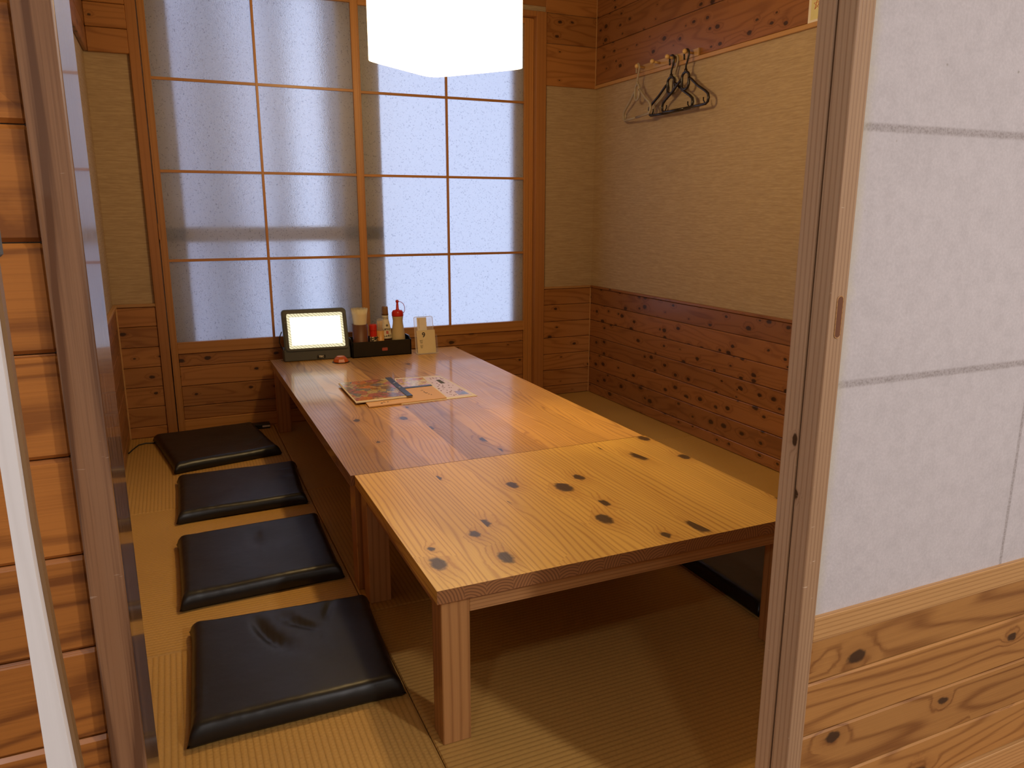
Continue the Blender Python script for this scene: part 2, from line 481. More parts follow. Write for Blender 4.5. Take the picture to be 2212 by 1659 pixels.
# ------------------------------------------------------------------ mesh helpers
class MB:
    def __init__(s):
        s.bm = bmesh.new()
        s.seed = s.bm.faces.layers.float.new('seed')
        s.mats = []

    def mi(s, m):
        if m is None: return 0
        if m not in s.mats: s.mats.append(m)
        return s.mats.index(m)

    def _done(s, faces, seed=None, mat=None, smooth=False):
        sd = random.random() if seed is None else seed
        k = s.mi(mat)
        for f in faces:
            f[s.seed] = sd
            f.material_index = k
            f.smooth = smooth

    def box(s, a, b, bev=0.0, seed=None, mat=None, seg=1):
        x0, y0, z0 = a; x1, y1, z1 = b
        vs = [s.bm.verts.new(p) for p in [(x0, y0, z0), (x1, y0, z0), (x1, y1, z0), (x0, y1, z0), (x0, y0, z1), (x1, y0, z1), (x1, y1, z1), (x0, y1, z1)]]
        fs = [s.bm.faces.new([vs[i] for i in q]) for q in [(0, 3, 2, 1), (4, 5, 6, 7), (0, 1, 5, 4), (1, 2, 6, 5), (2, 3, 7, 6), (3, 0, 4, 7)]]
        if bev > 0:
            es = set(e for f in fs for e in f.edges)
            r = bmesh.ops.bevel(s.bm, geom=list(es), offset=bev, segments=seg, profile=0.5, affect='EDGES')
            fs = [f for f in set(r['faces']) | set(f for f in fs if f.is_valid)]
            fs = [f for f in fs if f.is_valid]
            allf = set(fs)
            for f in list(allf):
                for e in f.edges:
                    for g in e.link_faces: allf.add(g)
            fs = list(allf)
        s._done(fs, seed, mat)
        return fs

    def poly(s, pts, mat=None, seed=0.0):
        f = s.bm.faces.new([s.bm.verts.new(p) for p in pts])
        s._done([f], seed, mat)

    def prism(s, pts, vec, mat=None, seed=None, smooth=False):
        """polygon pts (3-D) extruded along vec"""
        v = Vector(vec)
        a = [s.bm.verts.new(p) for p in pts]
        b = [s.bm.verts.new(Vector(p) + v) for p in pts]
        n = len(pts)
        fs = [s.bm.faces.new(list(reversed(a))), s.bm.faces.new(b)]
        for i in range(n):
            fs.append(s.bm.faces.new([a[i], a[(i + 1) % n], b[(i + 1) % n], b[i]]))
        s._done(fs, seed, mat)
        if smooth:
            for f in fs[2:]: f.smooth = True

    def lathe(s, prof, c=(0, 0, 0), n=32, mat=None, sx=1.0, sy=1.0, cap=True):
        rings = []
        for r, z in prof:
            rings.append([s.bm.verts.new((c[0] + sx * r * math.cos(2 * math.pi * i / n), c[1] + sy * r * math.sin(2 * math.pi * i / n), c[2] + z)) for i in range(n)])
        fs = []
        for k in range(len(rings) - 1):
            for i in range(n):
                fs.append(s.bm.faces.new([rings[k][i], rings[k][(i + 1) % n], rings[k + 1][(i + 1) % n], rings[k + 1][i]]))
        s._done(fs, None, mat, True)
        if cap:
            g = [s.bm.faces.new(list(reversed(rings[0]))), s.bm.faces.new(rings[-1])]
            s._done(g, None, mat)

    def tube(s, pts, r, n=8, mat=None, closed=False, rs=None):
        pts = [Vector(p) for p in pts]
        m = len(pts)
        rings = []
        prev = None
        for i, p in enumerate(pts):
            if closed:
                d = pts[(i + 1) % m] - pts[i - 1]
            else:
                d = pts[min(i + 1, m - 1)] - pts[max(i - 1, 0)]
            d.normalize()
            if prev is None:
                u = d.orthogonal().normalized()
            else:
                u = (prev - d * prev.dot(d))
                u = u.normalized() if u.length > 1e-6 else d.orthogonal().normalized()
            prev = u
            w = d.cross(u)
            rr = rs[i] if rs else r
            rings.append([s.bm.verts.new(p + (u * math.cos(2 * math.pi * k / n) + w * math.sin(2 * math.pi * k / n)) * rr) for k in range(n)])
        fs = []
        for i in range(m if closed else m - 1):
            a, b = rings[i], rings[(i + 1) % m]
            for k in range(n):
                fs.append(s.bm.faces.new([a[k], a[(k + 1) % n], b[(k + 1) % n], b[k]]))
        s._done(fs, None, mat, True)
        if not closed:
            s._done([s.bm.faces.new(list(reversed(rings[0]))), s.bm.faces.new(rings[-1])], None, mat)

    def sphere(s, c, r, mat=None, n=16, sz=1.0):
        prof = [(max(1e-5, r * math.sin(math.pi * i / 10)), -r * sz * math.cos(math.pi * i / 10)) for i in range(11)]
        s.lathe(prof, c, n, mat)


def obj(name, mb, mat=None, parent=None, loc=None):
    """link the collected mesh as one object; with loc the mesh is re-centred on it"""
    bmesh.ops.recalc_face_normals(mb.bm, faces=mb.bm.faces)
    me = bpy.data.meshes.new(name)
    if loc is not None:
        bmesh.ops.translate(mb.bm, verts=mb.bm.verts, vec=-Vector(loc))
    mb.bm.to_mesh(me)
    mb.bm.free()
    ms = mb.mats or []
    if mat is not None and not ms: ms = [mat]
    for m in ms: me.materials.append(MAT[m] if isinstance(m, str) else m)
    o = bpy.data.objects.new(name, me)
    col.objects.link(o)
    if loc is not None: o.location = loc
    if parent is not None: o.parent = parent
    return o


def part(name, mb, mat, root):
    """part whose mesh was written in world space, hung under root"""
    bmesh.ops.translate(mb.bm, verts=mb.bm.verts, vec=-(root_world(root)))
    return obj(name, mb, mat, root)


def root_world(o):
    v = Vector((0, 0, 0))
    while o is not None:
        v += o.location
        o = o.parent
    return v


def thing(name, label, cat, loc=(0, 0, 0), group=None):
    o = bpy.data.objects.new(name, None)
    o.empty_display_size = 0.05
    col.objects.link(o)
    o.location = loc
    o['label'] = label; o['category'] = cat
    if group: o['group'] = group
    return o


def tag(o, label, cat, group=None):
    o['label'] = label; o['category'] = cat
    if group: o['group'] = group
    return o


def struct(name, mb, mat, parent=None):
    o = obj(name, mb, mat, parent)
    if parent is None: o['kind'] = 'structure'
    return o


def text_mesh(name, body, size, mat, parent, loc, rot=(math.pi / 2, 0, 0), align='CENTER', bold=0.0, depth=0.0004):
    cu = bpy.data.curves.new(name, 'FONT')
    cu.body = body; cu.size = size; cu.align_x = align; cu.align_y = 'CENTER'
    cu.extrude = depth; cu.offset = bold
    tmp = bpy.data.objects.new('tmp', cu)
    col.objects.link(tmp)
    dg = bpy.context.evaluated_depsgraph_get()
    me = bpy.data.meshes.new_from_object(tmp.evaluated_get(dg))
    bpy.data.objects.remove(tmp)
    me.name = name
    me.materials.clear(); me.materials.append(MAT[mat])
    o = bpy.data.objects.new(name, me)
    col.objects.link(o)
    o.parent = parent
    o.location = Vector(loc) - (root_world(parent) if parent else Vector())
    o.rotation_euler = rot
    return o


# ------------------------------------------------------------------ room dimensions
XL, XR, YB = -0.30, 2.5385, 4.41
ZC = 2.52
PITCH_P = 0.1085
WZ, FZ = 0.71, 1.948          # top of dado boards, bottom of frieze
YF0, YF1 = 0.78, 0.95         # front partition


def boards(mb, axis, fixed, out, a0, a1, z0, z1, seams, th=0.012):
    """horizontal boards with small v-grooves; axis 'X' runs along x at y=fixed, 'Y' runs along y at x=fixed"""
    zs = [z0] + [s_ for s_ in sorted(seams) if z0 + 0.01 < s_ < z1 - 0.01] + [z1]
    for i in range(len(zs) - 1):
        p, q = zs[i], zs[i + 1]
        lo, hi = min(fixed, fixed + out * th), max(fixed, fixed + out * th)
        if axis == 'X': mb.box((a0, lo, p + 0.0011), (a1, hi, q - 0.0011), 0.0032)
        else: mb.box((lo, a0, p + 0.0011), (hi, a1, q - 0.0011), 0.0032)


SEAMS = [0.605, 0.495, 0.387, 0.279, 0.170, 0.062]
SEAMS_UP = [2.06, 2.17, 2.28, 2.39]

# floor: bed and tatami
mb = MB(); mb.box((XL - .1, YF1, -0.16), (XR + .1, YB + .12, -0.03)); mb.box((-1.6, YF0 - 0.02, -0.16), (3.4, YF1, -0.004))
floor = struct('floor', mb, 'sash_x')
xs_, ys_ = [XL, 0.455, 1.525, XR], [YF1, 2.11, 3.25, YB]
for i in range(3):
    for j in range(3):
        mb = MB()
        g = 0.0012
        mb.box((xs_[i] + g, ys_[j] + g, -0.03), (xs_[i + 1] - g, ys_[j + 1] - g, 0.0), 0.003, seed=0)
        o = obj('tatami_mat', mb, 'tat_y' if (i + j) % 2 == 0 else 'tat_x', floor)

# ceilings
mb = MB(); mb.box((-0.5, YF0, ZC), (XR + .12, YB + .12, ZC + .05)); struct('ceiling', mb, 'ceiling')
mb = MB(); mb.box((-1.7, -1.8, ZC), (3.5, YF0, ZC + .05)); struct('ceiling_corridor', mb, 'plaster')

# right wall
mb = MB(); mb.box((XR, YF1, -0.1), (XR + .1, YB + .1, ZC))
wr = struct('wall_right', mb, 'wallpaper')
mb = MB(); boards(mb, 'Y', XR, -1, YF1, YB - .012, 0.001, WZ, SEAMS); obj('wainscot', mb, 'plank_y', wr)
mb = MB(); mb.box((XR - .018, YF1, WZ), (XR, YB - .018, WZ + .014), 0.002); obj('cap_rail', mb, 'plank_y', wr)
mb = MB(); boards(mb, 'Y', XR, -1, YF1, YB - .012, FZ + .02, ZC, [2.19, 2.36]); obj('frieze', mb, 'plank_y', wr)
mb = MB(); mb.box((XR - .018, YF1, FZ), (XR, YB - .001, FZ + .02), 0.002); obj('frieze_trim', mb, 'cap_y', wr)

# left wall
mb = MB(); mb.box((XL - .1, YF1, -0.1), (XL, YB + .1, ZC))
wl = struct('wall_left', mb, 'wallpaper')
mb = MB(); boards(mb, 'Y', XL, 1, YF1, YB - .012, 0.001, WZ, SEAMS); obj('wainscot', mb, 'plank_y', wl)
mb = MB(); mb.box((XL, YF1, WZ), (XL + .02, YB - .02, WZ + .016), 0.002); obj('cap_rail', mb, 'cap_y', wl)
mb = MB(); boards(mb, 'Y', XL, 1, YF1, YB - .02, FZ, ZC, SEAMS_UP, 0.02); obj('frieze', mb, 'plank_y', wl)

# back wall with the window opening x -0.10..2.175, z 0..2.34
WX0, WX1, WZ1 = -0.10, 2.178, 2.36
mb = MB()
mb.box((XL, YB, -0.1), (WX0, YB + .1, ZC)); mb.box((WX1, YB, -0.1), (XR, YB + .1, ZC))
mb.box((WX0, YB, WZ1), (WX1, YB + .1, ZC)); mb.box((WX0, YB, -0.1), (WX1, YB + .1, -0.01))
wb = struct('wall_back', mb, 'wallpaper')
mb = MB()
boards(mb, 'X', YB, -1, XL + .012, WX0, 0.001, WZ, SEAMS)
boards(mb, 'X', YB, -1, WX1, XR - .012, 0.001, WZ, SEAMS)
obj('wainscot', mb, 'plank_x', wb)
mb = MB()
mb.box((XL, YB - .02, WZ), (WX0, YB, WZ + .016), 0.002); mb.box((WX1, YB - .018, WZ), (XR - .001, YB, WZ + .014), 0.002)
obj('cap_rail', mb, 'cap_x', wb)
mb = MB()
boards(mb, 'X', YB, -1, XL + .02, WX0, FZ, ZC, SEAMS_UP, 0.03)
boards(mb, 'X', YB, -1, WX1, XR - .012, FZ, ZC, [2.19, 2.36])
boards(mb, 'X', YB, -1, WX0, WX1, WZ1 + .03, ZC, [])
obj('frieze', mb, 'plank_x', wb)
mb = MB()
mb.box((XR - .016, YB - .016, 0.0), (XR - .011, YB - .011, WZ), 0.001)
mb.box((XR - .016, YB - .016, FZ + .02), (XR - .011, YB - .011, ZC), 0.001)
mb.box((XL + .011, YB - .02, 0.0), (XL + .018, YB - .012, WZ), 0.001)
obj('corner_bead', mb, 'cap_y', wb)

# ------------------------------------------------------------------ window: two papered-glass lattice sashes
mb = MB()
mb.box((WX0, YB - .022, 0), (-0.052, YB + .10, WZ1), 0.002)
mb.box((2.112, YB - .022, 0), (WX1, YB + .10, WZ1), 0.002)
mb.box((-0.052, YB - .02, 2.33), (2.112, YB + .10, WZ1), 0.002)
win = struct('window_1', mb, 'dark_z')
mb = MB(); mb.box((-0.052, YB - .01, -0.002), (2.112, YB + .10, 0.004)); obj('sill_track', mb, 'sash_x', win)


def sash(y0, x0, x1, sl, sr, xm, name_sash='window_sash'):
    y1 = y0 + .030
    mb = MB()
    mb.box((x0, y0, 0.005), (x0 + sl, y1, 2.328), 0.0015)
    mb.box((x1 - sr, y0, 0.005), (x1, y1, 2.328), 0.0015)
    root = obj(name_sash, mb, 'sash_z', win)
    gx0, gx1 = x0 + sl, x1 - sr
    # grooves on the stiles are thin proud beads
    mb = MB(); mb.box((gx0, y0, 0.447), (gx1, y1, 0.508), 0.0015); mb.box((gx0, y0, 2.297), (gx1, y1, 2.328), 0.0015); mb.box((gx0, y0, 0.005), (gx1, y1, 0.078), 0.0015)
    obj('rail', mb, 'sash_x', root)
    mb = MB(); boards(mb, 'X', y0 + .018, -1, gx0, gx1, 0.078, 0.447, [0.374, 0.265, 0.151], 0.010)
    obj('lower_panel', mb, 'plank_x', root)
    mb = MB()
    for z in (0.945, 1.400, 1.849): mb.box((gx0, y0 + .004, z - .007), (gx1, y0 + .016, z + .007), 0.001)
    obj('lattice_bar', mb, 'sash_x', root)
    mb = MB(); mb.box((xm - .0065, y0 + .003, 0.508), (xm + .0065, y0 + .017, 2.297), 0.001)
    obj('lattice_bar', mb, 'sash_z', root)
    mb = MB(); mb.box((gx0 - .003, y0 + .018, 0.505), (gx1 + .003, y0 + .022, 2.30)); g_ = obj('pane', mb, 'frost', root)
    return root


sL = sash(YB - .010, -0.047, 1.031, 0.034, 0.033, 0.490)
sR = sash(YB + .024, 1.018, 2.110, 0.031, 0.056, 1.553)
mb = MB(); mb.box((2.062, YB + .021, 0.005), (2.067, YB + .025, 2.32)); mb.box((2.080, YB + .020, 0.005), (2.084, YB + .025, 2.32)); mb.box((2.100, YB + .018, 0.005), (2.110, YB + .030, 2.32))
obj('stile_bead', mb, 'sash_z', sR)
mb = MB(); mb.box((-0.050, YB - .012, 1.055), (-0.044, YB - .0095, 1.135), 0.001); mb.box((-0.038, YB - .012, 1.055), (-0.036, YB - .0095, 1.135), 0.0005)
obj('finger_pull', mb, 'dark_z', sL)

# the aluminium window outside the lattice
mb = MB()
yo0, yo1 = YB + .075, YB + .10
for a, b in ((-0.12, 0.085), (0.93, 1.165)):
    mb.box((a, yo0, 0.3), (b, yo1, 2.36), 0.002)
mb.box((-0.12, yo0, 1.035), (1.165, yo1, 1.115), 0.002)
mb.box((-0.12, yo0, 0.30), (2.2, yo1, 0.46), 0.002)
w2 = struct('window_2', mb, 'alu')
mb = MB(); mb.box((1.992, YB + .058, 0.3), (2.2, YB + .10, 2.36), 0.002); obj('outer_stile', mb, 'alu_pale', w2)
mb = MB(); mb.box((0.20, YB + .60, -0.5), (0.40, YB + .64, 3.0), 0.005); mb.box((0.90, YB + .36, -0.5), (1.12, YB + .4, 3.0), 0.005); mb.box((0.62, YB + .62, -0.5), (0.74, YB + .66, 3.0), 0.005)
struct('trim_1', mb, 'alu_grey')
mb = MB(); mb.box((-1.2, YB + 1.3, -0.5), (0.62, YB + 1.36, 2.7), 0.005); struct('wall_added_dimmer', mb, 'alu_pale')  # pale wall added outside to dim the daylight behind the left sash
mb = MB(); mb.box((-0.6, YB + .10, -0.5), (WX0 - .02, YB + .13, 3.0)); mb.box((WX1 + .02, YB + .10, -0.5), (3.2, YB + .13, 3.0))
mb.box((WX0 - .02, YB + .10, -0.5), (WX1 + .02, YB + .13, 0.36)); mb.box((WX0 - .02, YB + .10, 2.33), (WX1 + .02, YB + .13, 3.0))
struct('wall_outer', mb, 'plaster')

# ------------------------------------------------------------------ front partition
JX = -0.0705
mb = MB(); mb.box((-1.6, 0.808, -0.4), (-0.102, YF1, ZC))
mb.box((JX, YF0, 1.80), (2.05, YF1, ZC)); mb.box((2.05, YF0, -0.4), (3.4, YF1, ZC)); mb.box((-0.102, 0.808, 1.80), (JX, YF1, ZC))
wf = struct('wall_front', mb, 'plaster')
mb = MB()
zs = [-0.4 + 0.1003 * k for k in range(0, 30)]
off = 0.671 - zs[10] if True else 0
zs = [z + (0.671 - (-0.4 + 0.1003 * 11)) for z in zs]
zs = [-0.4] + [z for z in zs if -0.38 < z < ZC - .02] + [ZC]
for i in range(len(zs) - 1):
    mb.box((-1.6, 0.795, zs[i] + .0006), (-0.102, 0.808, zs[i + 1] - .0006), 0.004)
obj('plank_cladding', mb, 'plank_big', wf)
mb = MB(); mb.box((-0.1025, YF0, -0.1), (JX, YF1 - .015, 1.80), 0.002, seg=2)
obj('door_jamb', mb, 'post', wf)

# corridor shell behind the camera
mb = MB(); mb.box((-1.7, -1.8, -0.45), (3.5, YF0 - .02, -0.38)); struct('floor_corridor', mb, 'cor_floor')
mb = MB(); mb.box((-1.7, -1.9, -0.45), (3.5, -1.8, ZC)); struct('wall_corridor_back', mb, 'plaster')
mb = MB(); mb.box((-1.8, -1.9, -0.45), (-1.6, 0.96, ZC)); struct('wall_corridor_left', mb, 'plaster')
mb = MB(); mb.box((3.4, -1.9, -0.45), (3.6, 0.96, ZC)); struct('wall_corridor_right', mb, 'plaster')
for x, y in ((0.55, -0.30), (1.75, -1.15), (-0.75, -0.45)):
    mb = MB(); mb.lathe([(0.10, 0.0), (0.105, 0.02), (0.085, 0.045)], (x, y, 2.475), 24)
    o = obj('corridor_downlight', mb, 'white_plastic')
    o['kind'] = 'structure'


# ------------------------------------------------------------------ sliding shoji doors
def shoji_door(name, y0, y1, x0, x1, paper, side_mat, pull):
    sw = 0.0355
    mb = MB()
    mb.mi('stile_z')
    for a in (x0, x1 - sw):
        fs = mb.box((a, y0, 0.0), (a + sw, y1, 1.795), 0.0012, mat='stile_z')
    mb.bm.normal_update()
    k = mb.mi(side_mat)
    bmesh.ops.recalc_face_normals(mb.bm, faces=mb.bm.faces)
    for f in mb.bm.faces:
        if f.normal.x < -0.8: f.material_index = k
    root = struct(name, mb, None)
    gx0, gx1 = x0 + sw, x1 - sw
    mb = MB(); mb.box((gx0, y0 + .001, 0.467), (gx1, y1 - .001, 0.5135), 0.0015); mb.box((gx0, y0 + .001, 1.755), (gx1, y1 - .001, 1.795), 0.0015); mb.box((gx0, y0 + .001, 0.0), (gx1, y1 - .001, 0.06), 0.0015)
    obj('rail', mb, 'rail_door', root)
    mb = MB(); boards(mb, 'X', y0 + .016, -1, gx0, gx1, 0.06, 0.467, [0.3795, 0.271, 0.163], 0.010)
    obj('lower_panel', mb, 'plank_door', root)
    yp = y0 + .009
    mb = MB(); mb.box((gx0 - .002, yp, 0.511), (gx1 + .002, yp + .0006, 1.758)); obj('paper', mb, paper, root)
    for z in (0.9245, 1.3245):
        mb = MB(); mb.box((gx0, yp + .003, z - .006), (gx1, yp + .013, z + .006)); obj('lattice_bar', mb, 'beige_wood', root)
    for x in (gx0 + (gx1 - gx0) * 0.5,):
        mb = MB(); mb.box((x - .005, yp + .003, 0.5135), (x + .005, yp + .013, 1.755)); obj('lattice_bar', mb, 'beige_wood', root)
    return root


d1 = shoji_door('door_1', 0.870, 0.9065, 0.9255, 1.990, 'paper_near', 'stile_edge_lit', True)
d2 = shoji_door('door_2', 0.9095, 0.946, 0.9255, 1.995, 'paper_far', 'stile_edge_lit', False)


def slot(name, cx, y, z0, z1, r, parent):
    # recessed oval pull: rim ring and dark sunk floor
    ring, inner = [], []
    for i in range(24):
        a = 2 * math.pi * i / 24
        dx, dz = r * math.cos(a), r * math.sin(a)
        zc = z1 - r if math.sin(a) >= 0 else z0 + r
        ring.append((cx + dx, y, zc + dz))
    mb = MB()
    mb.tube([(p[0], p[1], p[2]) for p in ring], 0.0009, 6, closed=True)
    o = part(name, mb, 'rail_door', parent)
    mb = MB()
    mb.prism([(p[0] * 0.86 + cx * 0.14, y - 0.0004, p[2]) for p in ring], (0, 0.0003, 0))
    part('pull_recess', mb, 'brown_cup', o)
    return o


slot('finger_pull', 0.9465, 0.8695, 1.006, 1.072, 0.0062, d1)

# ------------------------------------------------------------------ white upright board in the corridor
wbz = [(-0.06, 1.172), (0.0, 1.16)]
t = thing('white_board', 'slim white-painted upright board with bare wood edge by the left plank wall', 'board', (-0.115, 0.62, -0.38))
def flare(z):
    u = max(0.0, (0.97 - z) / 0.27)
    return 0.0105 * min(u, 3.0) ** 1.25 * 0.86
prof_l, prof_r = [], []
for i in range(41):
    z = -0.38 + (1.168 + 0.38) * i / 40
    xl = -0.1245 + 0.0 * z
    xr = -0.1135 + flare(z)
    prof_l.append((xl, 0.615, z)); prof_r.append((xr, 0.615, z))
mb = MB(); mb.prism(prof_l + prof_r[::-1], (0, 0.012, 0)); part('painted_board', mb, 'white_wood', t)
mb = MB(); mb.prism([(p[0] - .001, 0.6275, p[2]) for p in prof_r] + [(p[0] + .0028, 0.6275, p[2]) for p in prof_r[::-1]], (0, 0.012, 0)); part('board_edge', mb, 'beige_wood', t)
mb = MB(); mb.box((-0.126, 0.6145, 1.1685), (-0.1075, 0.6395, 1.215), 0.002); part('woven_wrap', mb, 'knit', t)

# ------------------------------------------------------------------ tables
TZ = 0.397


def table(label, x0, x1, y0, y1, topmat, nb, legs, th, ap, group='low tables'):
    root = thing('low_table', label, 'table', ((x0 + x1) / 2, (y0 + y1) / 2, 0), group)
    mb = MB(); mb.mi(topmat); ke = mb.mi('end')
    w = (x1 - x0) / nb
    xa = x0
    cuts = [x0]
    for i in range(nb - 1): cuts.append(x0 + w * (i + 1) + random.uniform(-.015, .015))
    cuts.append(x1)
    for i in range(nb):
        mb.box((cuts[i], y0, TZ - th), (cuts[i + 1], y1, TZ), 0.0, mat=topmat)
    mb.bm.normal_update()
    bmesh.ops.recalc_face_normals(mb.bm, faces=mb.bm.faces)
    for f in mb.bm.faces:
        if abs(f.normal.y) > 0.9: f.material_index = ke
    part('tabletop', mb, None, root)
    i_ = 0.012
    zb, zt = TZ - th - ap, TZ - th
    lw = 0.068
    (lx0, ly0) = (x0 + i_, y0 + 0.012)
    (lx1, ly1) = (x1 - i_, y1 - 0.022)
    for nm, a, b, m in (('front', (lx0 + lw, ly0 + .001, zb), (lx1 - lw, ly0 + .026, zt), 'apron_x'), ('rear', (lx0 + lw, ly1 - .028, zb), (lx1 - lw, ly1 - .004, zt), 'apron_x'),
                        ('side', (lx0 + .004, ly0 + lw, zb), (lx0 + .028, ly1 - lw, zt), 'apron_y'), ('side', (lx1 - .028, ly0 + lw, zb), (lx1 - .004, ly1 - lw, zt), 'apron_y')):
        mb = MB(); mb.box(a, b, 0.001); part('apron', mb, m, root)
    for px in (lx0, lx1 - lw):
        for py in (ly0, ly1 - lw):
            mb = MB(); mb.box((px, py, 0.0), (px + lw, py + lw, zt), 0.002); part('leg', mb, 'leg', root)
    return root


tA = table('low pale pine table with dark knots, nearest the doorway', 0.461, 1.532, 1.435, 2.243, 'top_near', 9, None, 0.032, 0.040)
tB = table('low worn brown table against the window, holding menus and condiments', 0.449, 1.526, 2.2455, 4.300, 'top_far', 8, None, 0.034, 0.036)


# ------------------------------------------------------------------ cushions
def cushion(label, quad, z_th, seed, wr):
    """quad: four corners (near-left, near-right, far-right, far-left) on the floor"""
    cx = sum(p[0] for p in quad) / 4; cy = sum(p[1] for p in quad) / 4
    rnd = random.Random(seed)
    N = 56
    bm = bmesh.new()

    def P(u, v):
        # edges bow inward between the pulled corners
        uu, vv = u, v
        bow = 0.020
        eu = 1 - abs(2 * v - 1) ** 7; ev = 1 - abs(2 * u - 1) ** 7
        uu = 0.5 + (u - 0.5) * (1 - bow * 2 * eu * 0.8 * abs(2 * u - 1) ** 2)
        vv = 0.5 + (v - 0.5) * (1 - bow * 2 * ev * 0.8 * abs(2 * v - 1) ** 2)
        a = Vector(quad[0]).lerp(Vector(quad[1]), uu); b = Vector(quad[3]).lerp(Vector(quad[2]), uu)
        return a.lerp(b, vv)

    def prof(u, v):
        d = min(u, 1 - u, v, 1 - v)
        du = min(u, 1 - u); dv = min(v, 1 - v)
        s1 = 1 - (1 - min(1, du / 0.065)) ** 2.6
        s2 = 1 - (1 - min(1, dv / 0.065)) ** 2.6
        return (max(0, s1) * max(0, s2)) ** 0.55

    folds = wr

    def zt(u, v):
        h = z_th * (0.12 + 0.88 * prof(u, v))
        h += 0.0035 * mnoise.noise(Vector((u * 2.3 + seed, v * 2.3, seed))) * prof(u, v)
        for (fu, fv, ang, ln, wd, dp) in folds:
            ca, sa = math.cos(ang), math.sin(ang)
            a = (u - fu) * ca + (v - fv) * sa
            b = -(u - fu) * sa + (v - fv) * ca
            b += 0.6 * a * a
            if abs(a) < ln:
                h -= dp * math.exp(-(b / wd) ** 2) * (1 - (a / ln) ** 2) * prof(u, v)
        d = min(v, 1 - v, u, 1 - u)
        if d < 0.1:
            h += 0.0016 * mnoise.noise(Vector((u * 24, v * 24, seed * 3.1))) * (1 - d / 0.1)
        return h
    top = [[None] * (N + 1) for _ in range(N + 1)]
    bot = [[None] * (N + 1) for _ in range(N + 1)]

    def uvm(i):
        x = i / N
        return 0.5 - 0.5 * math.cos(math.pi * x) if False else (0.5 + 0.5 * math.copysign(abs(2 * x - 1) ** 0.72, 2 * x - 1))
    for i in range(N + 1):
        for j in range(N + 1):
            u, v = uvm(i), uvm(j)
            p = P(u, v)
            top[i][j] = bm.verts.new((p[0] - cx, p[1] - cy, 0.008 + zt(u, v)))
            if 0 < i < N and 0 < j < N:
                bot[i][j] = bm.verts.new((p[0] - cx, p[1] - cy, 0.008 + z_th * .10 - 0.0095 * prof(u, v) ** 0.5))
            else:
                bot[i][j] = top[i][j]
    for i in range(N):
        for j in range(N):
            f = bm.faces.new([top[i][j], top[i + 1][j], top[i + 1][j + 1], top[i][j + 1]]); f.smooth = True
            q = [bot[i][j], bot[i][j + 1], bot[i + 1][j + 1], bot[i + 1][j]]
            if len(set(q)) == 4:
                try:
                    g = bm.faces.new(q); g.smooth = True
                except ValueError: pass
    bmesh.ops.recalc_face_normals(bm, faces=bm.faces)
    me = bpy.data.meshes.new('floor_cushion'); bm.to_mesh(me); bm.free()
    me.materials.append(MAT['leather'])
    o = bpy.data.objects.new('floor_cushion', me); col.objects.link(o)
    o.location = (cx, cy, -0.0005 if False else 0.0)
    zmin = min(v.co.z for v in me.vertices)
    for v in me.vertices: v.co.z -= zmin
    return tag(o, label, 'cushion', 'black floor cushions')


def corner_tips(o, quad):
    return o


TH = 0.050
cushion('black leatherette floor cushion nearest the doorway, with two deep creases', [(-0.068, 1.660), (0.446, 1.655), (0.470, 2.150), (-0.050, 2.190)], TH, 1.0,
        [(0.40, 0.66, 1.95, 0.26, 0.026, 0.013), (0.54, 0.78, 2.15, 0.20, 0.024, 0.012), (0.74, 0.84, 1.3, 0.14, 0.02, 0.005)])
cushion('black floor cushion second from the doorway, left of the table joint', [(-0.074, 2.325), (0.436, 2.345), (0.446, 2.870), (-0.078, 2.845)], TH, 2.0,
        [(0.5, 0.7, 1.6, 0.18, 0.035, 0.008)])
cushion('black floor cushion second from the window wall', [(-0.076, 3.050), (0.436, 3.075), (0.462, 3.565), (-0.070, 3.560)], 0.045, 3.0,
        [(0.88, 0.72, 0.1, 0.10, 0.012, 0.003), (0.88, 0.50, 0.2, 0.12, 0.012, 0.003)])
cushion('black floor cushion turned askew before the window wall', [(-0.078, 3.685), (0.425, 3.800), (0.340, 4.365), (-0.180, 4.300)], 0.046, 4.0,
        [(0.85, 0.30, 0.6, 0.16, 0.03, 0.004)])
cushion('black floor cushion half hidden right of the pine table', [(1.520, 1.590), (2.03, 1.585), (2.04, 2.09), (1.512, 2.10)], 0.045, 5.0, [])

# ------------------------------------------------------------------ pendant lamp
root = thing('pendant_lamp', 'large square white paper pendant lamp glowing above the tables', 'lamp', (LAMP.x, LAMP.y, LAMP.z))
ang = math.radians(37.5)
hs = 0.208
mb = MB()
N = 24
HT = 0.50
def sq(a, h):  # rounded square outline
    ca, sa = math.cos(a), math.sin(a)
    k = (abs(ca) ** 9 + abs(sa) ** 9) ** (-1 / 9)
    x, y = h * k * ca, h * k * sa
    return (x * math.cos(ang) - y * math.sin(ang), x * math.sin(ang) + y * math.cos(ang))
rings = []
NA = 96
levels = [(0.0, 1.0), (0.12, 1.0), (0.25, 1.0), (0.38, 1.0), (HT, 1.0)]
bmv = []
for z, k in levels:
    bmv.append([mb.bm.verts.new((*sq(2 * math.pi * i / NA, hs * k), z)) for i in range(NA)])
fs = []
for a in range(len(bmv) - 1):
    for i in range(NA):
        fs.append(mb.bm.faces.new([bmv[a][i], bmv[a][(i + 1) % NA], bmv[a + 1][(i + 1) % NA], bmv[a + 1][i]]))
mb._done(fs, 0, 'shade', True)
obj('lamp_shade', mb, None, root)
mb = MB(); fs = []
prev = [mb.bm.verts.new((*sq(2 * math.pi * i / NA, hs), 0.0)) for i in range(NA)]
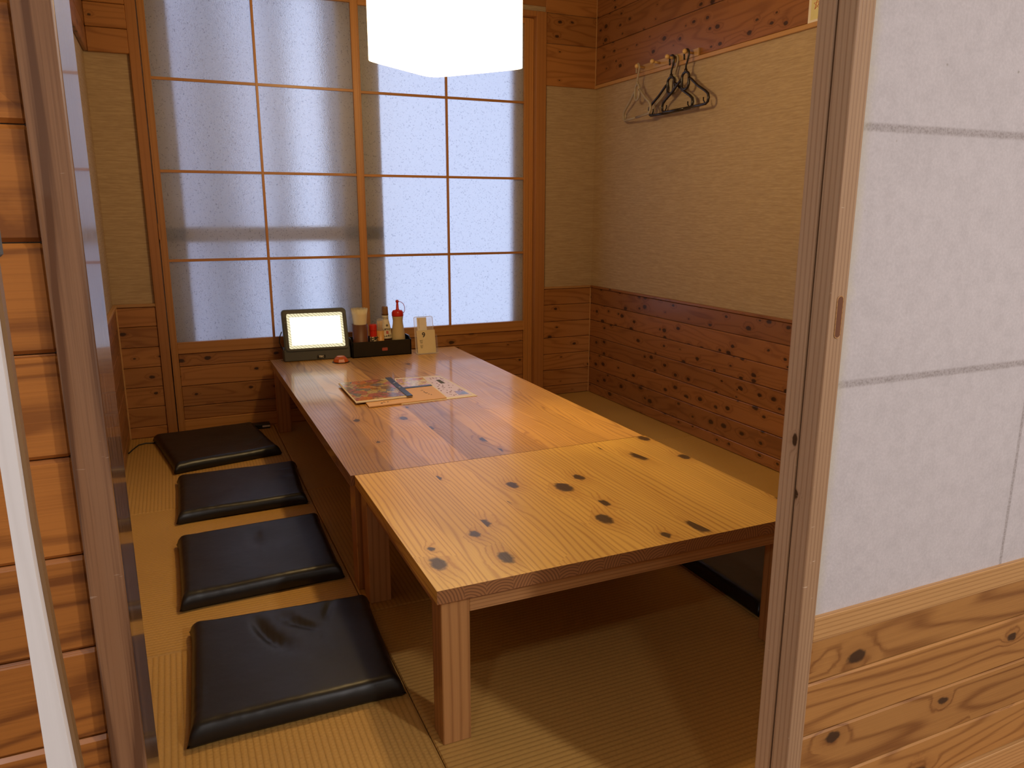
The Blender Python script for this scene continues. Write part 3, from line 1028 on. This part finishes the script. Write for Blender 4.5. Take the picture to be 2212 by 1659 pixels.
for q, z in ((0.8, -0.004), (0.5, -0.008), (0.2, -0.010)):
    cur = [mb.bm.verts.new((*sq(2 * math.pi * i / NA, hs * q), z)) for i in range(NA)]
    for i in range(NA):
        fs.append(mb.bm.faces.new([prev[i], cur[i], cur[(i + 1) % NA], prev[(i + 1) % NA]]))
    prev = cur
fs.append(mb.bm.faces.new(prev))
mb._done(fs, 0, 'shade_bottom', True)
obj('diffuser', mb, None, root)
mb = MB(); mb.tube([(0, 0, 0.40), (0, 0, ZC - LAMP.z)], 0.004, 8); mb.lathe([(0.05, 0), (0.05, 0.02)], (0, 0, ZC - LAMP.z - .022), 24); mb.lathe([(0.02, 0), (0.02, 0.07)], (0, 0, 0.33), 16)
obj('cord', mb, 'lamp_metal', root)
lb = light('pendant_bulb', 'POINT', LAMP + Vector((0, 0, 0.26)), LAMP_W, WARM, shadow_soft_size=0.05)

sp = light('added_table_spot', 'SPOT', LAMP + Vector((0.0, 0.0, 0.16)), 26.0, (1.0, 0.74, 0.30), shadow_soft_size=0.04, spot_size=math.radians(34), spot_blend=0.9)  # added spot, no such bulb known; makes the warm pool on the far table
sp.rotation_euler = (Vector((1.33, 2.52, 0.397)) - sp.location).to_track_quat('-Z', 'Y').to_euler()

# ------------------------------------------------------------------ things on the table
# order terminal
t = thing('order_terminal', 'charcoal touch-screen ordering terminal with glowing white display at table end', 'tablet', (0.69, 4.235, TZ))
xl, xr = 0.513, 0.872
def ty(x): return 4.205 - (x - xl) * 0.055       # the front face is turned slightly
mb = MB()
a, b = ty(xl), ty(xr)
sec = [(-0.003, 0.0), (0.085, 0.0), (0.085, 0.050), (0.05, 0.075), (0.012, 0.064)]
pl = [(xl, a + d, TZ + z) for d, z in sec]
pr = [(xr, b + d, TZ + z) for d, z in sec]
va = [mb.bm.verts.new(p) for p in pl]; vb = [mb.bm.verts.new(p) for p in pr]
fs = [mb.bm.faces.new(va), mb.bm.faces.new(vb[::-1])]
for i in range(5): fs.append(mb.bm.faces.new([va[i], vb[i], vb[(i + 1) % 5], va[(i + 1) % 5]]))
r = bmesh.ops.bevel(mb.bm, geom=list(mb.bm.edges), offset=0.006, segments=3, profile=0.5, affect='EDGES')
base = part('base', mb, 'grey_plastic', t)


def rrect(x0, z0, x1, z1, r, n=6):
    pts = []
    for cx_, cz_, a0 in ((x1 - r, z1 - r, 0), (x0 + r, z1 - r, 90), (x0 + r, z0 + r, 180), (x1 - r, z0 + r, 270)):
        for i in range(n + 1):
            a_ = math.radians(a0 + 90 * i / n)
            pts.append((cx_ + r * math.cos(a_), cz_ + r * math.sin(a_)))
    return pts


def tpl(x, z, off):
    # point on the leaning screen plane; narrows slightly towards the top in the picture
    zz = z - 0.457
    return (x, ty(x) + 0.008 + zz * 0.30 - off, z)


def slab(name, rect, r, o0, o1, mat, parent):
    mb = MB()
    pts = rrect(*rect, r)
    fa = [mb.bm.verts.new(tpl(x, z, o0)) for x, z in pts]
    ba = [mb.bm.verts.new(tpl(x, z, o1)) for x, z in pts]
    fs = [mb.bm.faces.new(fa), mb.bm.faces.new(ba[::-1])]
    for i in range(len(pts)): fs.append(mb.bm.faces.new([fa[i], ba[i], ba[(i + 1) % len(pts)], fa[(i + 1) % len(pts)]]))
    return part(name, mb, mat, parent)


scr = slab('screen_housing', (0.520, 0.450, 0.868, 0.672), 0.020, 0.0, -0.018, 'black', t)
slab('bezel', (0.527, 0.455, 0.862, 0.666), 0.018, 0.0035, 0.0, 'grey_plastic', scr)
slab('display', (0.545, 0.466, 0.846, 0.651), 0.008, 0.0045, 0.0036, 'display', scr)
slab('lit_window', (0.560, 0.483, 0.832, 0.633), 0.001, 0.0055, 0.0046, 'screen', scr)
slab('side_key', (0.5315, 0.612, 0.539, 0.636), 0.002, 0.005, 0.0036, 'black', scr)
slab('side_key', (0.5315, 0.570, 0.539, 0.603), 0.002, 0.005, 0.0036, 'black', scr)
slab('side_key', (0.851, 0.625, 0.857, 0.645), 0.002, 0.005, 0.0036, 'black', scr)
mb = MB(); mb.box((0.688, 4.1885, 0.409), (0.732, 4.1905, 0.425), 0.0005); part('badge', mb, 'black', base)
text_mesh('badge_lettering', 'TEC', 0.0145, 'white_plastic', base, (0.7095, 4.1880, 0.4165), bold=0.0006)
mb = MB(); mb.tube([(0.512, 4.235, 0.56), (0.500, 4.24, 0.53), (0.498, 4.245, 0.50), (0.508, 4.25, 0.47), (0.52, 4.26, 0.45)], 0.003); part('cable', mb, 'black', t)

# orange faceted ornament
mb = MB()
mb.lathe([(0.041, 0.0), (0.043, 0.006), (0.036, 0.020), (0.022, 0.034), (0.016, 0.035)], (0, 0, 0), 8)
for f in mb.bm.faces: f.smooth = False
o = obj('table_ornament', mb, 'orange'); o.location = (0.795, 4.085, TZ); o.rotation_euler = (0, 0, 0.3)
tag(o, 'small faceted orange-brown piece lying in front of the ordering terminal', 'ornament')
mb = MB(); mb.lathe([(0.047, 0.0), (0.047, 0.003)], (0, 0, -0.0001), 16); q = obj('base_rim', mb, 'black', o)

# condiment tray
CX0, CX1, CY0, CY1 = 0.877, 1.218, 4.165, 4.275
t = thing('condiment_tray', 'long black lacquered tray with a red seal, full of condiments', 'tray', ((CX0 + CX1) / 2, (CY0 + CY1) / 2, TZ))
mb = MB()
zt_ = 0.485
mb.box((CX0, CY0, TZ), (CX1, CY1, TZ + .006), 0.001)
mb.box((CX0, CY0, TZ), (CX1, CY0 + .006, zt_), 0.0015)
mb.box((CX0, CY1 - .006, TZ), (CX1, CY1, zt_ + .016), 0.0015)
for x in (CX0, CX1 - .006):
    mb.prism([(x, CY0, TZ), (x, CY1, TZ), (x, CY1, zt_ + .016), (x, CY0 + .04, zt_ + .016), (x, CY0 + .012, zt_), (x, CY0, zt_)], (.006, 0, 0))
part('box', mb, 'black_lacq', t)
mb = MB(); mb.prism([(x_, CY0 - .0008, z_) for x_, z_ in rrect(1.046, 0.428, 1.078, 0.446, .004)], (0, .001, 0)); part('seal', mb, 'seal', t)
TB = TZ + .0065

t = thing('napkin_holder', 'brown wooden cup stuffed with scalloped cream paper napkins', 'napkin holder', (0.938, 4.222, TB))
mb = MB(); mb.lathe([(0.043, 0), (0.043, 0.176), (0.039, 0.176), (0.039, 0.01)], (0, 0, 0), 32, cap=False); mb.lathe([(0.042, 0.0), (0.042, 0.012)], (0, 0, 0), 32); obj('cup', mb, 'brown_cup', t)
mb = MB()
rg = []
for k, (rr, z) in enumerate([(0.034, 0.02), (0.037, 0.176), (0.042, 0.23), (0.047, 0.262)]):
    row = []
    for i in range(96):
        a_ = 2 * math.pi * i / 96
        zz = z + (0.0035 * abs(math.sin(a_ * 7)) if k == 3 else 0)
        row.append(mb.bm.verts.new((rr * math.cos(a_), rr * math.sin(a_), zz)))
    rg.append(row)
inn = [mb.bm.verts.new((0.030 * math.cos(2 * math.pi * i / 96), 0.030 * math.sin(2 * math.pi * i / 96), 0.235)) for i in range(96)]
rg.append(inn)
fs = []
for k in range(4):
    for i in range(96): fs.append(mb.bm.faces.new([rg[k][i], rg[k][(i + 1) % 96], rg[k + 1][(i + 1) % 96], rg[k + 1][i]]))
fs.append(mb.bm.faces.new(inn)); fs.append(mb.bm.faces.new(rg[0][::-1]))
mb._done(fs, 0, None, True)
obj('paper_napkins', mb, 'napkin', t)

t = thing('spice_shaker', 'small spice shaker with red cap and black-and-red label', 'shaker', (1.0065, 4.200, TB))
mb = MB(); mb.lathe([(0.0185, 0), (0.0195, 0.004), (0.0195, 0.135), (0.017, 0.14)], (0, 0, 0), 24); obj('body', mb, 'cream_paper', t)
mb = MB(); mb.lathe([(0.0198, 0.105), (0.0198, 0.138)], (0, 0, 0), 24, cap=False); obj('label_band', mb, 'red', t)
mb = MB(); mb.lathe([(0.0205, 0.138), (0.0215, 0.142), (0.0215, 0.170), (0.0195, 0.174)], (0, 0, 0), 24); obj('cap', mb, 'red', t)
text_mesh('label_lettering', '七味', 0.026, 'ink', t, (1.0065, 4.1795, TB + 0.092), bold=0.0012)
text_mesh('label_lettering', '唐辛子', 0.012, 'ink', t, (1.0065, 4.1795, TB + 0.066), bold=0.0006)

t = thing('toothpick_holder', 'bamboo toothpick pot with bundled toothpicks under a clear cover', 'toothpick holder', (1.047, 4.195, TB))
mb = MB(); mb.lathe([(0.0195, 0), (0.0205, 0.002), (0.0205, 0.136), (0.018, 0.136)], (0, 0, 0), 24); obj('pot', mb, 'bamboo', t)
mb = MB()
for i in range(22):
    a_ = random.random() * 6.28; r_ = 0.012 * math.sqrt(random.random())
    x_, y_ = r_ * math.cos(a_), r_ * math.sin(a_)
    mb.tube([(x_, y_, 0.125), (x_ * 1.45, y_ * 1.45, 0.188 + random.random() * .006)], 0.0011, 5)
obj('toothpicks', mb, 'pick', t)['kind'] = 'stuff'
mb = MB(); mb.lathe([(0.021, 0.135), (0.022, 0.18), (0.016, 0.202), (0.004, 0.207)], (0, 0, 0), 24, cap=False); obj('cover', mb, 'clear', t)

t = thing('soy_sauce_bottle', 'soy sauce bottle with cream label and bronze cap', 'bottle', (1.0865, 4.231, TB))
mb = MB(); mb.lathe([(0.030, 0), (0.034, 0.006), (0.035, 0.07), (0.034, 0.105), (0.030, 0.145), (0.022, 0.182), (0.0185, 0.197), (0.0185, 0.220)], (0, 0, 0), 32); obj('body', mb, 'soy_label', t)
mb = MB(); mb.lathe([(0.0345, 0.006), (0.0357, 0.03), (0.0357, 0.088)], (0, 0, 0), 32, cap=False); obj('lower_sleeve', mb, 'soy_dark', t)
mb = MB()
for z in (0.199, 0.207, 0.218): mb.lathe([(0.0195, z), (0.0195, z + .0022)], (0, 0, 0), 24, cap=False)
obj('neck_stripes', mb, 'ink', t)
mb = MB(); mb.lathe([(0.0195, 0.221), (0.0185, 0.232), (0.0175, 0.262), (0.0155, 0.268)], (0, 0, 0), 24); obj('cap', mb, 'brown_cap', t)
for body, sz, z, mt, yy in (('しぼりたて', 0.0115, 0.140, 'ink', -0.0318), ('生', 0.019, 0.122, 'red', -0.0340), ('しょうゆ', 0.0115, 0.103, 'ink', -0.0358)):
    text_mesh('label_lettering', body, sz, mt, t, (1.0885, 4.231 + yy, TB + z), bold=0.0005)
mb = MB(); mb.tube([(0.002 + 0.0055 * math.cos(a_ * .524), -0.0300, 0.163 + 0.0055 * math.sin(a_ * .524)) for a_ in range(12)], 0.0008, 5, closed=True)
for a_ in (0.5, 1.57, 2.6): mb.tube([(0.002 - 0.005 * math.cos(a_), -0.0300, 0.163 - 0.005 * math.sin(a_)), (0.002 + 0.005 * math.cos(a_), -0.0300, 0.163 + 0.005 * math.sin(a_))], 0.0007, 5)
obj('emblem', mb, 'ink', t)

t = thing('squeeze_bottle', 'milky squeeze bottle with red nozzle cap on a looped strap', 'bottle', (1.158, 4.222, TB))
mb = MB(); mb.lathe([(0.036, 0), (0.0395, 0.004), (0.0395, 0.09), (0.035, 0.13), (0.0295, 0.168), (0.0285, 0.185), (0.031, 0.205), (0.032, 0.212)], (0, 0, 0), 36); obj('body', mb, 'sauce', t)
mb = MB(); mb.lathe([(0.0325, 0.210), (0.0335, 0.215), (0.033, 0.232), (0.026, 0.243), (0.012, 0.246), (0.0085, 0.250), (0.0060, 0.285), (0.0045, 0.29)], (0, 0, 0), 32); mb.sphere((0, 0, 0.294), 0.0095); obj('nozzle_cap', mb, 'red', t)
mb = MB(); mb.tube([(0.008, 0, 0.293), (0.022, 0, 0.290), (0.036, 0, 0.278), (0.043, 0, 0.260), (0.043, 0, 0.240), (0.035, 0, 0.226)], 0.0016, 6); obj('strap', mb, 'red', t)

# acrylic stand with number card
t = thing('number_stand', 'clear acrylic stand holding a cream card numbered 9', 'sign', (1.305, 4.15, TZ))
def lean(z): return (z - TZ) * 0.16
def card(x0, z0, x1, z1, yoff, mat, name, par, sk=0.0, th=0.0012):
    mb = MB()
    pts = [(x0 + sk * (z - TZ) * 0, 4.138 + lean(z) + yoff, z) for x_, z in ()]
    P_ = lambda x, z: (x, 4.135 + lean(z) + yoff + (x - 1.24) * -0.03, z)
    mb.prism([P_(x0, z0), P_(x1, z0), P_(x1, z1), P_(x0, z1)], (0, th, 0))
    return part(name, mb, mat, par)
mb = MB()
pts = rrect(1.240, TZ + .002, 1.352, 0.608, 0.010)
mb.prism([(x, 4.146 + lean(z), z) for x, z in pts], (0, .002, 0)); part('back_plate', mb, 'clear', t)
mb = MB(); mb.tube([(x, 4.146 + lean(z), z) for x, z in rrect(1.240, TZ + .004, 1.352, 0.608, 0.010)], 0.0012, 6, closed=True); part('plate_rim', mb, 'white_paper', t)
mb = MB(); mb.box((1.238, 4.118, TZ), (1.368, 4.165, TZ + .003), 0.001); mb.prism([(1.368, 4.122, TZ), (1.368, 4.165, TZ), (1.368, 4.165, 0.50), (1.368, 4.150, 0.508)], (-.002, 0, 0)); mb.box((1.238, 4.118, TZ), (1.368, 4.120, TZ + .008)); part('foot', mb, 'clear', t)
c1 = card(1.247, TZ + .0045, 1.352, 0.531, -0.004, 'cream_paper', 'number_card', t)
card(1.252, TZ + .0045, 1.357, 0.532, 0.002, 'cream_paper', 'rear_card', t)
c2 = card(1.256, 0.50, 1.312, 0.604, 0.006, 'white_paper', 'slip', t)
text_mesh('number', '9', 0.040, 'ink', c1, (1.287, 4.1295 + lean(0.505), 0.505), rot=(math.pi / 2 - 0.16, 0, 0), bold=0.0008)
mb = MB()
for k, (z, xa, xb) in enumerate([(0.476, 1.262, 1.335), (0.469, 1.262, 1.335), (0.462, 1.264, 1.333), (0.448, 1.264, 1.335), (0.441, 1.264, 1.342), (0.434, 1.266, 1.338)]):
    x_ = xa
    while x_ < xb:
        w_ = random.uniform(0.003, 0.010)
        P_ = lambda x, z: (x, 4.1298 + lean(z), z)
        mb.prism([P_(x_, z - .0014), P_(min(x_ + w_, xb), z - .0014), P_(min(x_ + w_, xb), z + .0014), P_(x_, z + .0014)], (0, .0004, 0))
        x_ += w_ + 0.0018
part('small_print', mb, 'ink', c1)
mb = MB()
for x_ in (1.266, 1.281, 1.288, 1.300):
    z_ = 0.542
    while z_ < 0.594:
        h_ = random.uniform(0.002, 0.007)
        mb.prism([(x_, 4.1398 + lean(z_), z_), (x_ + .0018, 4.1398 + lean(z_), z_), (x_ + .0018, 4.1398 + lean(z_ + h_), z_ + h_), (x_, 4.1398 + lean(z_ + h_), z_ + h_)], (0, .0004, 0))
        z_ += h_ + 0.0015
part('slip_print', mb, 'ink_brown', c2)


# menus lying on the table
def sheet(name, quad, z0, th, mat, label=None, cat=None, parent=None, group=None):
    mb = MB()
    mb.prism([(p[0], p[1], z0) for p in quad], (0, 0, th))
    if parent is not None: return part(name, mb, mat, parent)
    cx_ = sum(p[0] for p in quad) / 4; cy_ = sum(p[1] for p in quad) / 4
    o = obj(name, mb, mat, None, (cx_, cy_, z0))
    return tag(o, label, cat, group)


def inset(quad, a, b, c, d):
    q = [Vector((p[0], p[1])) for p in quad]   # order: BL, BR, TR, TL
    def uv(u, v): return q[0].lerp(q[1], u).lerp(q[3].lerp(q[2], u), v)
    return [tuple(uv(a, b)), tuple(uv(c, b)), tuple(uv(c, d)), tuple(uv(a, d))]


QW = [(0.840, 3.045), (1.192, 3.061), (1.175, 3.531), (0.950, 3.556)]
w_ = sheet('menu_sheet', QW, TZ + .0002, 0.0016, 'white_paper', 'white laminated menu sheet with pink print, lowest of the pile', 'menu', group='menus on the table')
sheet('pink_area', inset(QW, 0.62, 0.06, 0.97, 0.95), TZ + .0019, 0.0003, 'pink_sheet', parent=w_)
sheet('picture', inset(QW, 0.02, 0.60, 0.60, 0.96), TZ + .0019, 0.0003, 'food2', parent=w_)
mb = MB()
for k in range(46):
    u, v = random.uniform(0.63, 0.93), random.uniform(0.08, 0.92)
    q_ = inset(QW, u, v, u + random.uniform(0.01, 0.03), v + random.uniform(0.008, 0.03))
    mb.prism([(p[0], p[1], TZ + .0022) for p in q_], (0, 0, .0002))
part('print', mb, 'ink_brown', w_)['kind'] = 'stuff'
q_ = inset(QW, 0.78, 0.62, 0.86, 0.80); sheet('blue_bar', q_, TZ + .0022, .0003, 'knit', parent=w_)
q_ = inset(QW, 0.80, 0.10, 0.94, 0.26); sheet('picture', q_, TZ + .0022, .0003, 'food', parent=w_)

QF = [(0.700, 3.043), (1.049, 3.064), (1.062, 3.325), (0.712, 3.305)]
f_ = sheet('menu_folder', QF, TZ + .0022, 0.0045, 'kraft', 'tan card menu folder with dark spine, between booklet and white sheet', 'menu', group='menus on the table')
sheet('spine', inset(QF, -0.002, 0.93, 1.005, 1.03), TZ + .0067, 0.0015, 'black', parent=f_)
mb = MB()
for (u, v, s_) in ((0.17, 0.12, .02), (0.21, 0.14, .012), (0.26, 0.16, .014), (0.80, 0.66, .012), (0.81, 0.55, .012), (0.82, 0.46, .014), (0.83, 0.37, .010), (0.86, 0.30, .012)):
    for kk in range(4):
        uu, vv = u + random.uniform(-.012, .012), v + random.uniform(-.02, .02)
        q_ = inset(QF, uu, vv, uu + s_ * random.uniform(.5, 1.1), vv + .012 + random.uniform(0, .02))
        mb.prism([(p[0], p[1], TZ + .0067) for p in q_], (0, 0, .0003))
part('brush_lettering', mb, 'ink', f_)['kind'] = 'stuff'

QB = [(0.660, 3.110), (0.915, 3.128), (0.923, 3.518), (0.666, 3.508)]
b_ = sheet('menu_booklet', QB, TZ + .0088, 0.0045, 'white_paper', 'picture menu booklet with black binding bar, topmost of the pile', 'menu', group='menus on the table')
sheet('inner_pages', inset(QB, 0.012, 0.02, 0.99, 0.99), TZ + .0133, 0.0012, 'cream_paper', parent=b_)
sheet('cover_picture', inset(QB, 0.02, 0.035, 0.96, 0.985), TZ + .0145, 0.0008, 'food', parent=b_)
bb = sheet('binding_bar', inset(QB, 0.885, -0.02, 0.99, 1.01), TZ + .0148, 0.003, 'black', parent=b_)
for v_ in (0.42, 0.66):
    q_ = inset(QB, 0.93, v_, 0.94, v_)[0]
    mb = MB(); mb.lathe([(0.007, 0), (0.005, 0.002)], (q_[0], q_[1], TZ + .0178), 16); part('rivet', mb, 'rivet', bb)

# ------------------------------------------------------------------ hook rack and hangers on the right wall
RX = XR - .012
t = thing('hook_rack', 'narrow pale wooden peg rack on the right wall frieze', 'coat rack', (RX, 3.62, 1.985))
mb = MB(); mb.box((RX - .014, 3.350, 1.966), (RX, 3.893, 2.004), 0.002); part('backboard', mb, 'rack', t)
PEGS = [3.832, 3.683, 3.545, 3.395]
for y in PEGS:
    mb = MB(); mb.tube([(RX - .014, y, 1.985), (RX - .060, y - .004, 1.988)], 0.0065, 10); mb.sphere((RX - .066, y - .004, 1.989), 0.0125); part('peg', mb, 'knob', t)


def hanger(label, py, pz, xoff, yawd, mat, span=0.40, tilt=0.0, swing=0.0):
    """hanger in its own plane: u across, w down; hooked over a peg at (py, pz)"""
    pegx = RX - .040 + xoff
    root = thing('coat_hanger', label, 'coat hanger', (pegx, py, pz), 'coat hangers on the rack')
    yw = math.radians(yawd)
    U = Vector((math.sin(yw), -math.cos(yw), 0))
    sw = math.radians(swing)
    def P(u, w, n=0.0):
        w *= 0.87
        uu = u * math.cos(sw) - w * math.sin(sw); ww = w * math.cos(sw) + u * math.sin(sw)
        return U * uu + Vector((0, 0, ww)) + Vector((math.cos(yw), math.sin(yw), 0)) * n
    # hook
    mb = MB()
    pts = []
    R_ = 0.021
    for k in range(13):
        a_ = math.radians(205 - k * 19)
        pts.append(P(R_ * math.cos(a_), -0.012 + R_ * math.sin(a_) * 1.25))
    pts.insert(0, P(-R_ * 0.86, -0.040))
    pts += [P(0.008, -0.058), P(0.0, -0.075), P(0.0, -0.100)]
    mb.tube(pts, 0.0048, 8)
    obj('hook', mb, mat, root)
    # collar + loop
    mb = MB()
    mb.tube([P(0, -0.094), P(0, -0.112)], 0.0085, 10)
    lp = []
    for k in range(28):
        a_ = 2 * math.pi * k / 28
        zc = -0.137 if math.sin(a_) > 0 else -0.178
        lp.append(P(0.030 * math.cos(a_), zc + 0.027 * math.sin(a_)))
    mb.tube(lp, 0.0066, 8, closed=True)
    h = span / 2
    arm = [P(0.029, -0.146), P(0.05, -0.156), P(h * 0.55, -0.203), P(h * 0.86, -0.240), P(h * 0.97, -0.258), P(h, -0.280), P(h * 0.975, -0.300), P(h * 0.90, -0.310), P(h * 0.6, -0.3115), P(0, -0.312)]
    arm2 = [P(-0.029, -0.146), P(-0.05, -0.156), P(-h * 0.55, -0.203), P(-h * 0.86, -0.240), P(-h * 0.97, -0.258), P(-h, -0.280), P(-h * 0.975, -0.300), P(-h * 0.90, -0.310), P(-h * 0.6, -0.3115), P(0, -0.312)]
    mb.tube(arm, 0.0068, 8); mb.tube(arm2, 0.0068, 8)
    obj('frame', mb, mat, root)
    for s_ in (1, -1):
        mb = MB(); mb.tube([P(s_ * h * 0.86, -0.309), P(s_ * h * 0.84, -0.298), P(s_ * h * 0.80, -0.290), P(s_ * h * 0.795, -0.272)], 0.0035, 6)
        obj('strap_hook', mb, mat, root)
    return root


hanger('light grey plastic coat hanger alone on the leftmost peg', PEGS[0] - .012, 1.988, -0.024, -11, 'hanger_grey', 0.40, swing=0)
hanger('dark brown plastic coat hanger on the third peg, overlapping its neighbour', PEGS[2] - .004, 1.987, 0.004, -1, 'hanger_black', 0.40)
hanger('grey plastic coat hanger mostly hidden behind the dark one on the third peg', PEGS[2] - .014, 1.985, 0.020, -1, 'hanger_grey', 0.385)
hanger('dark brown plastic coat hanger on the rightmost peg', PEGS[3] - .004, 1.988, -0.014, -1, 'hanger_black', 0.40)

# notice pinned beside the rack
PX = XR - .0125
t = thing('paper_notice', 'yellowish paper notice with white margin pinned on frieze by the door', 'notice', (PX, 2.52, 1.96))
mb = MB(); mb.box((PX - .001, 2.42, 1.966), (PX, 2.632, 2.29)); part('sheet', mb, 'white_paper', t)
mb = MB(); mb.box((PX - .0015, 2.43, 1.978), (PX - .001, 2.618, 2.28)); part('printed_area', mb, 'yellow_paper', t)
mb = MB(); mb.tube([(PX - .002, 2.585 + 0.02 * math.cos(a_), 2.035 + 0.022 * math.sin(a_)) for a_ in [k * 4 * math.pi / 5 + math.pi / 2 for k in range(5)]], 0.0016, 5, closed=True); part('red_mark', mb, 'red', t)

# cable and adapter on the floor by the window wall
mb = MB()
mb.tube([(-0.285, 4.13, .004), (-0.27, 4.19, .004), (-0.245, 4.262, .004), (-0.21, 4.285, .004), (-0.172, 4.27, .004), (-0.155, 4.33, .004), (-0.10, 4.375, .004), (0.10, 4.392, .004), (0.25, 4.39, .004), (0.30, 4.375, .01)], 0.0035, 6)
o = obj('power_cable', mb, 'black'); tag(o, 'thin black cable running along the floor behind the askew cushion', 'cable')
t = thing('power_adapter', 'black power adapter with a white sticker on the tatami by the window wall', 'adapter', (0.36, 4.36, 0))
mb = MB(); mb.box((0.318, 4.332, 0.0), (0.428, 4.384, 0.028), 0.004, seg=2); part('case', mb, 'black', t)
mb = MB(); mb.box((0.385, 4.3305, 0.010), (0.426, 4.3325, 0.020)); part('sticker', mb, 'white_paper', t)
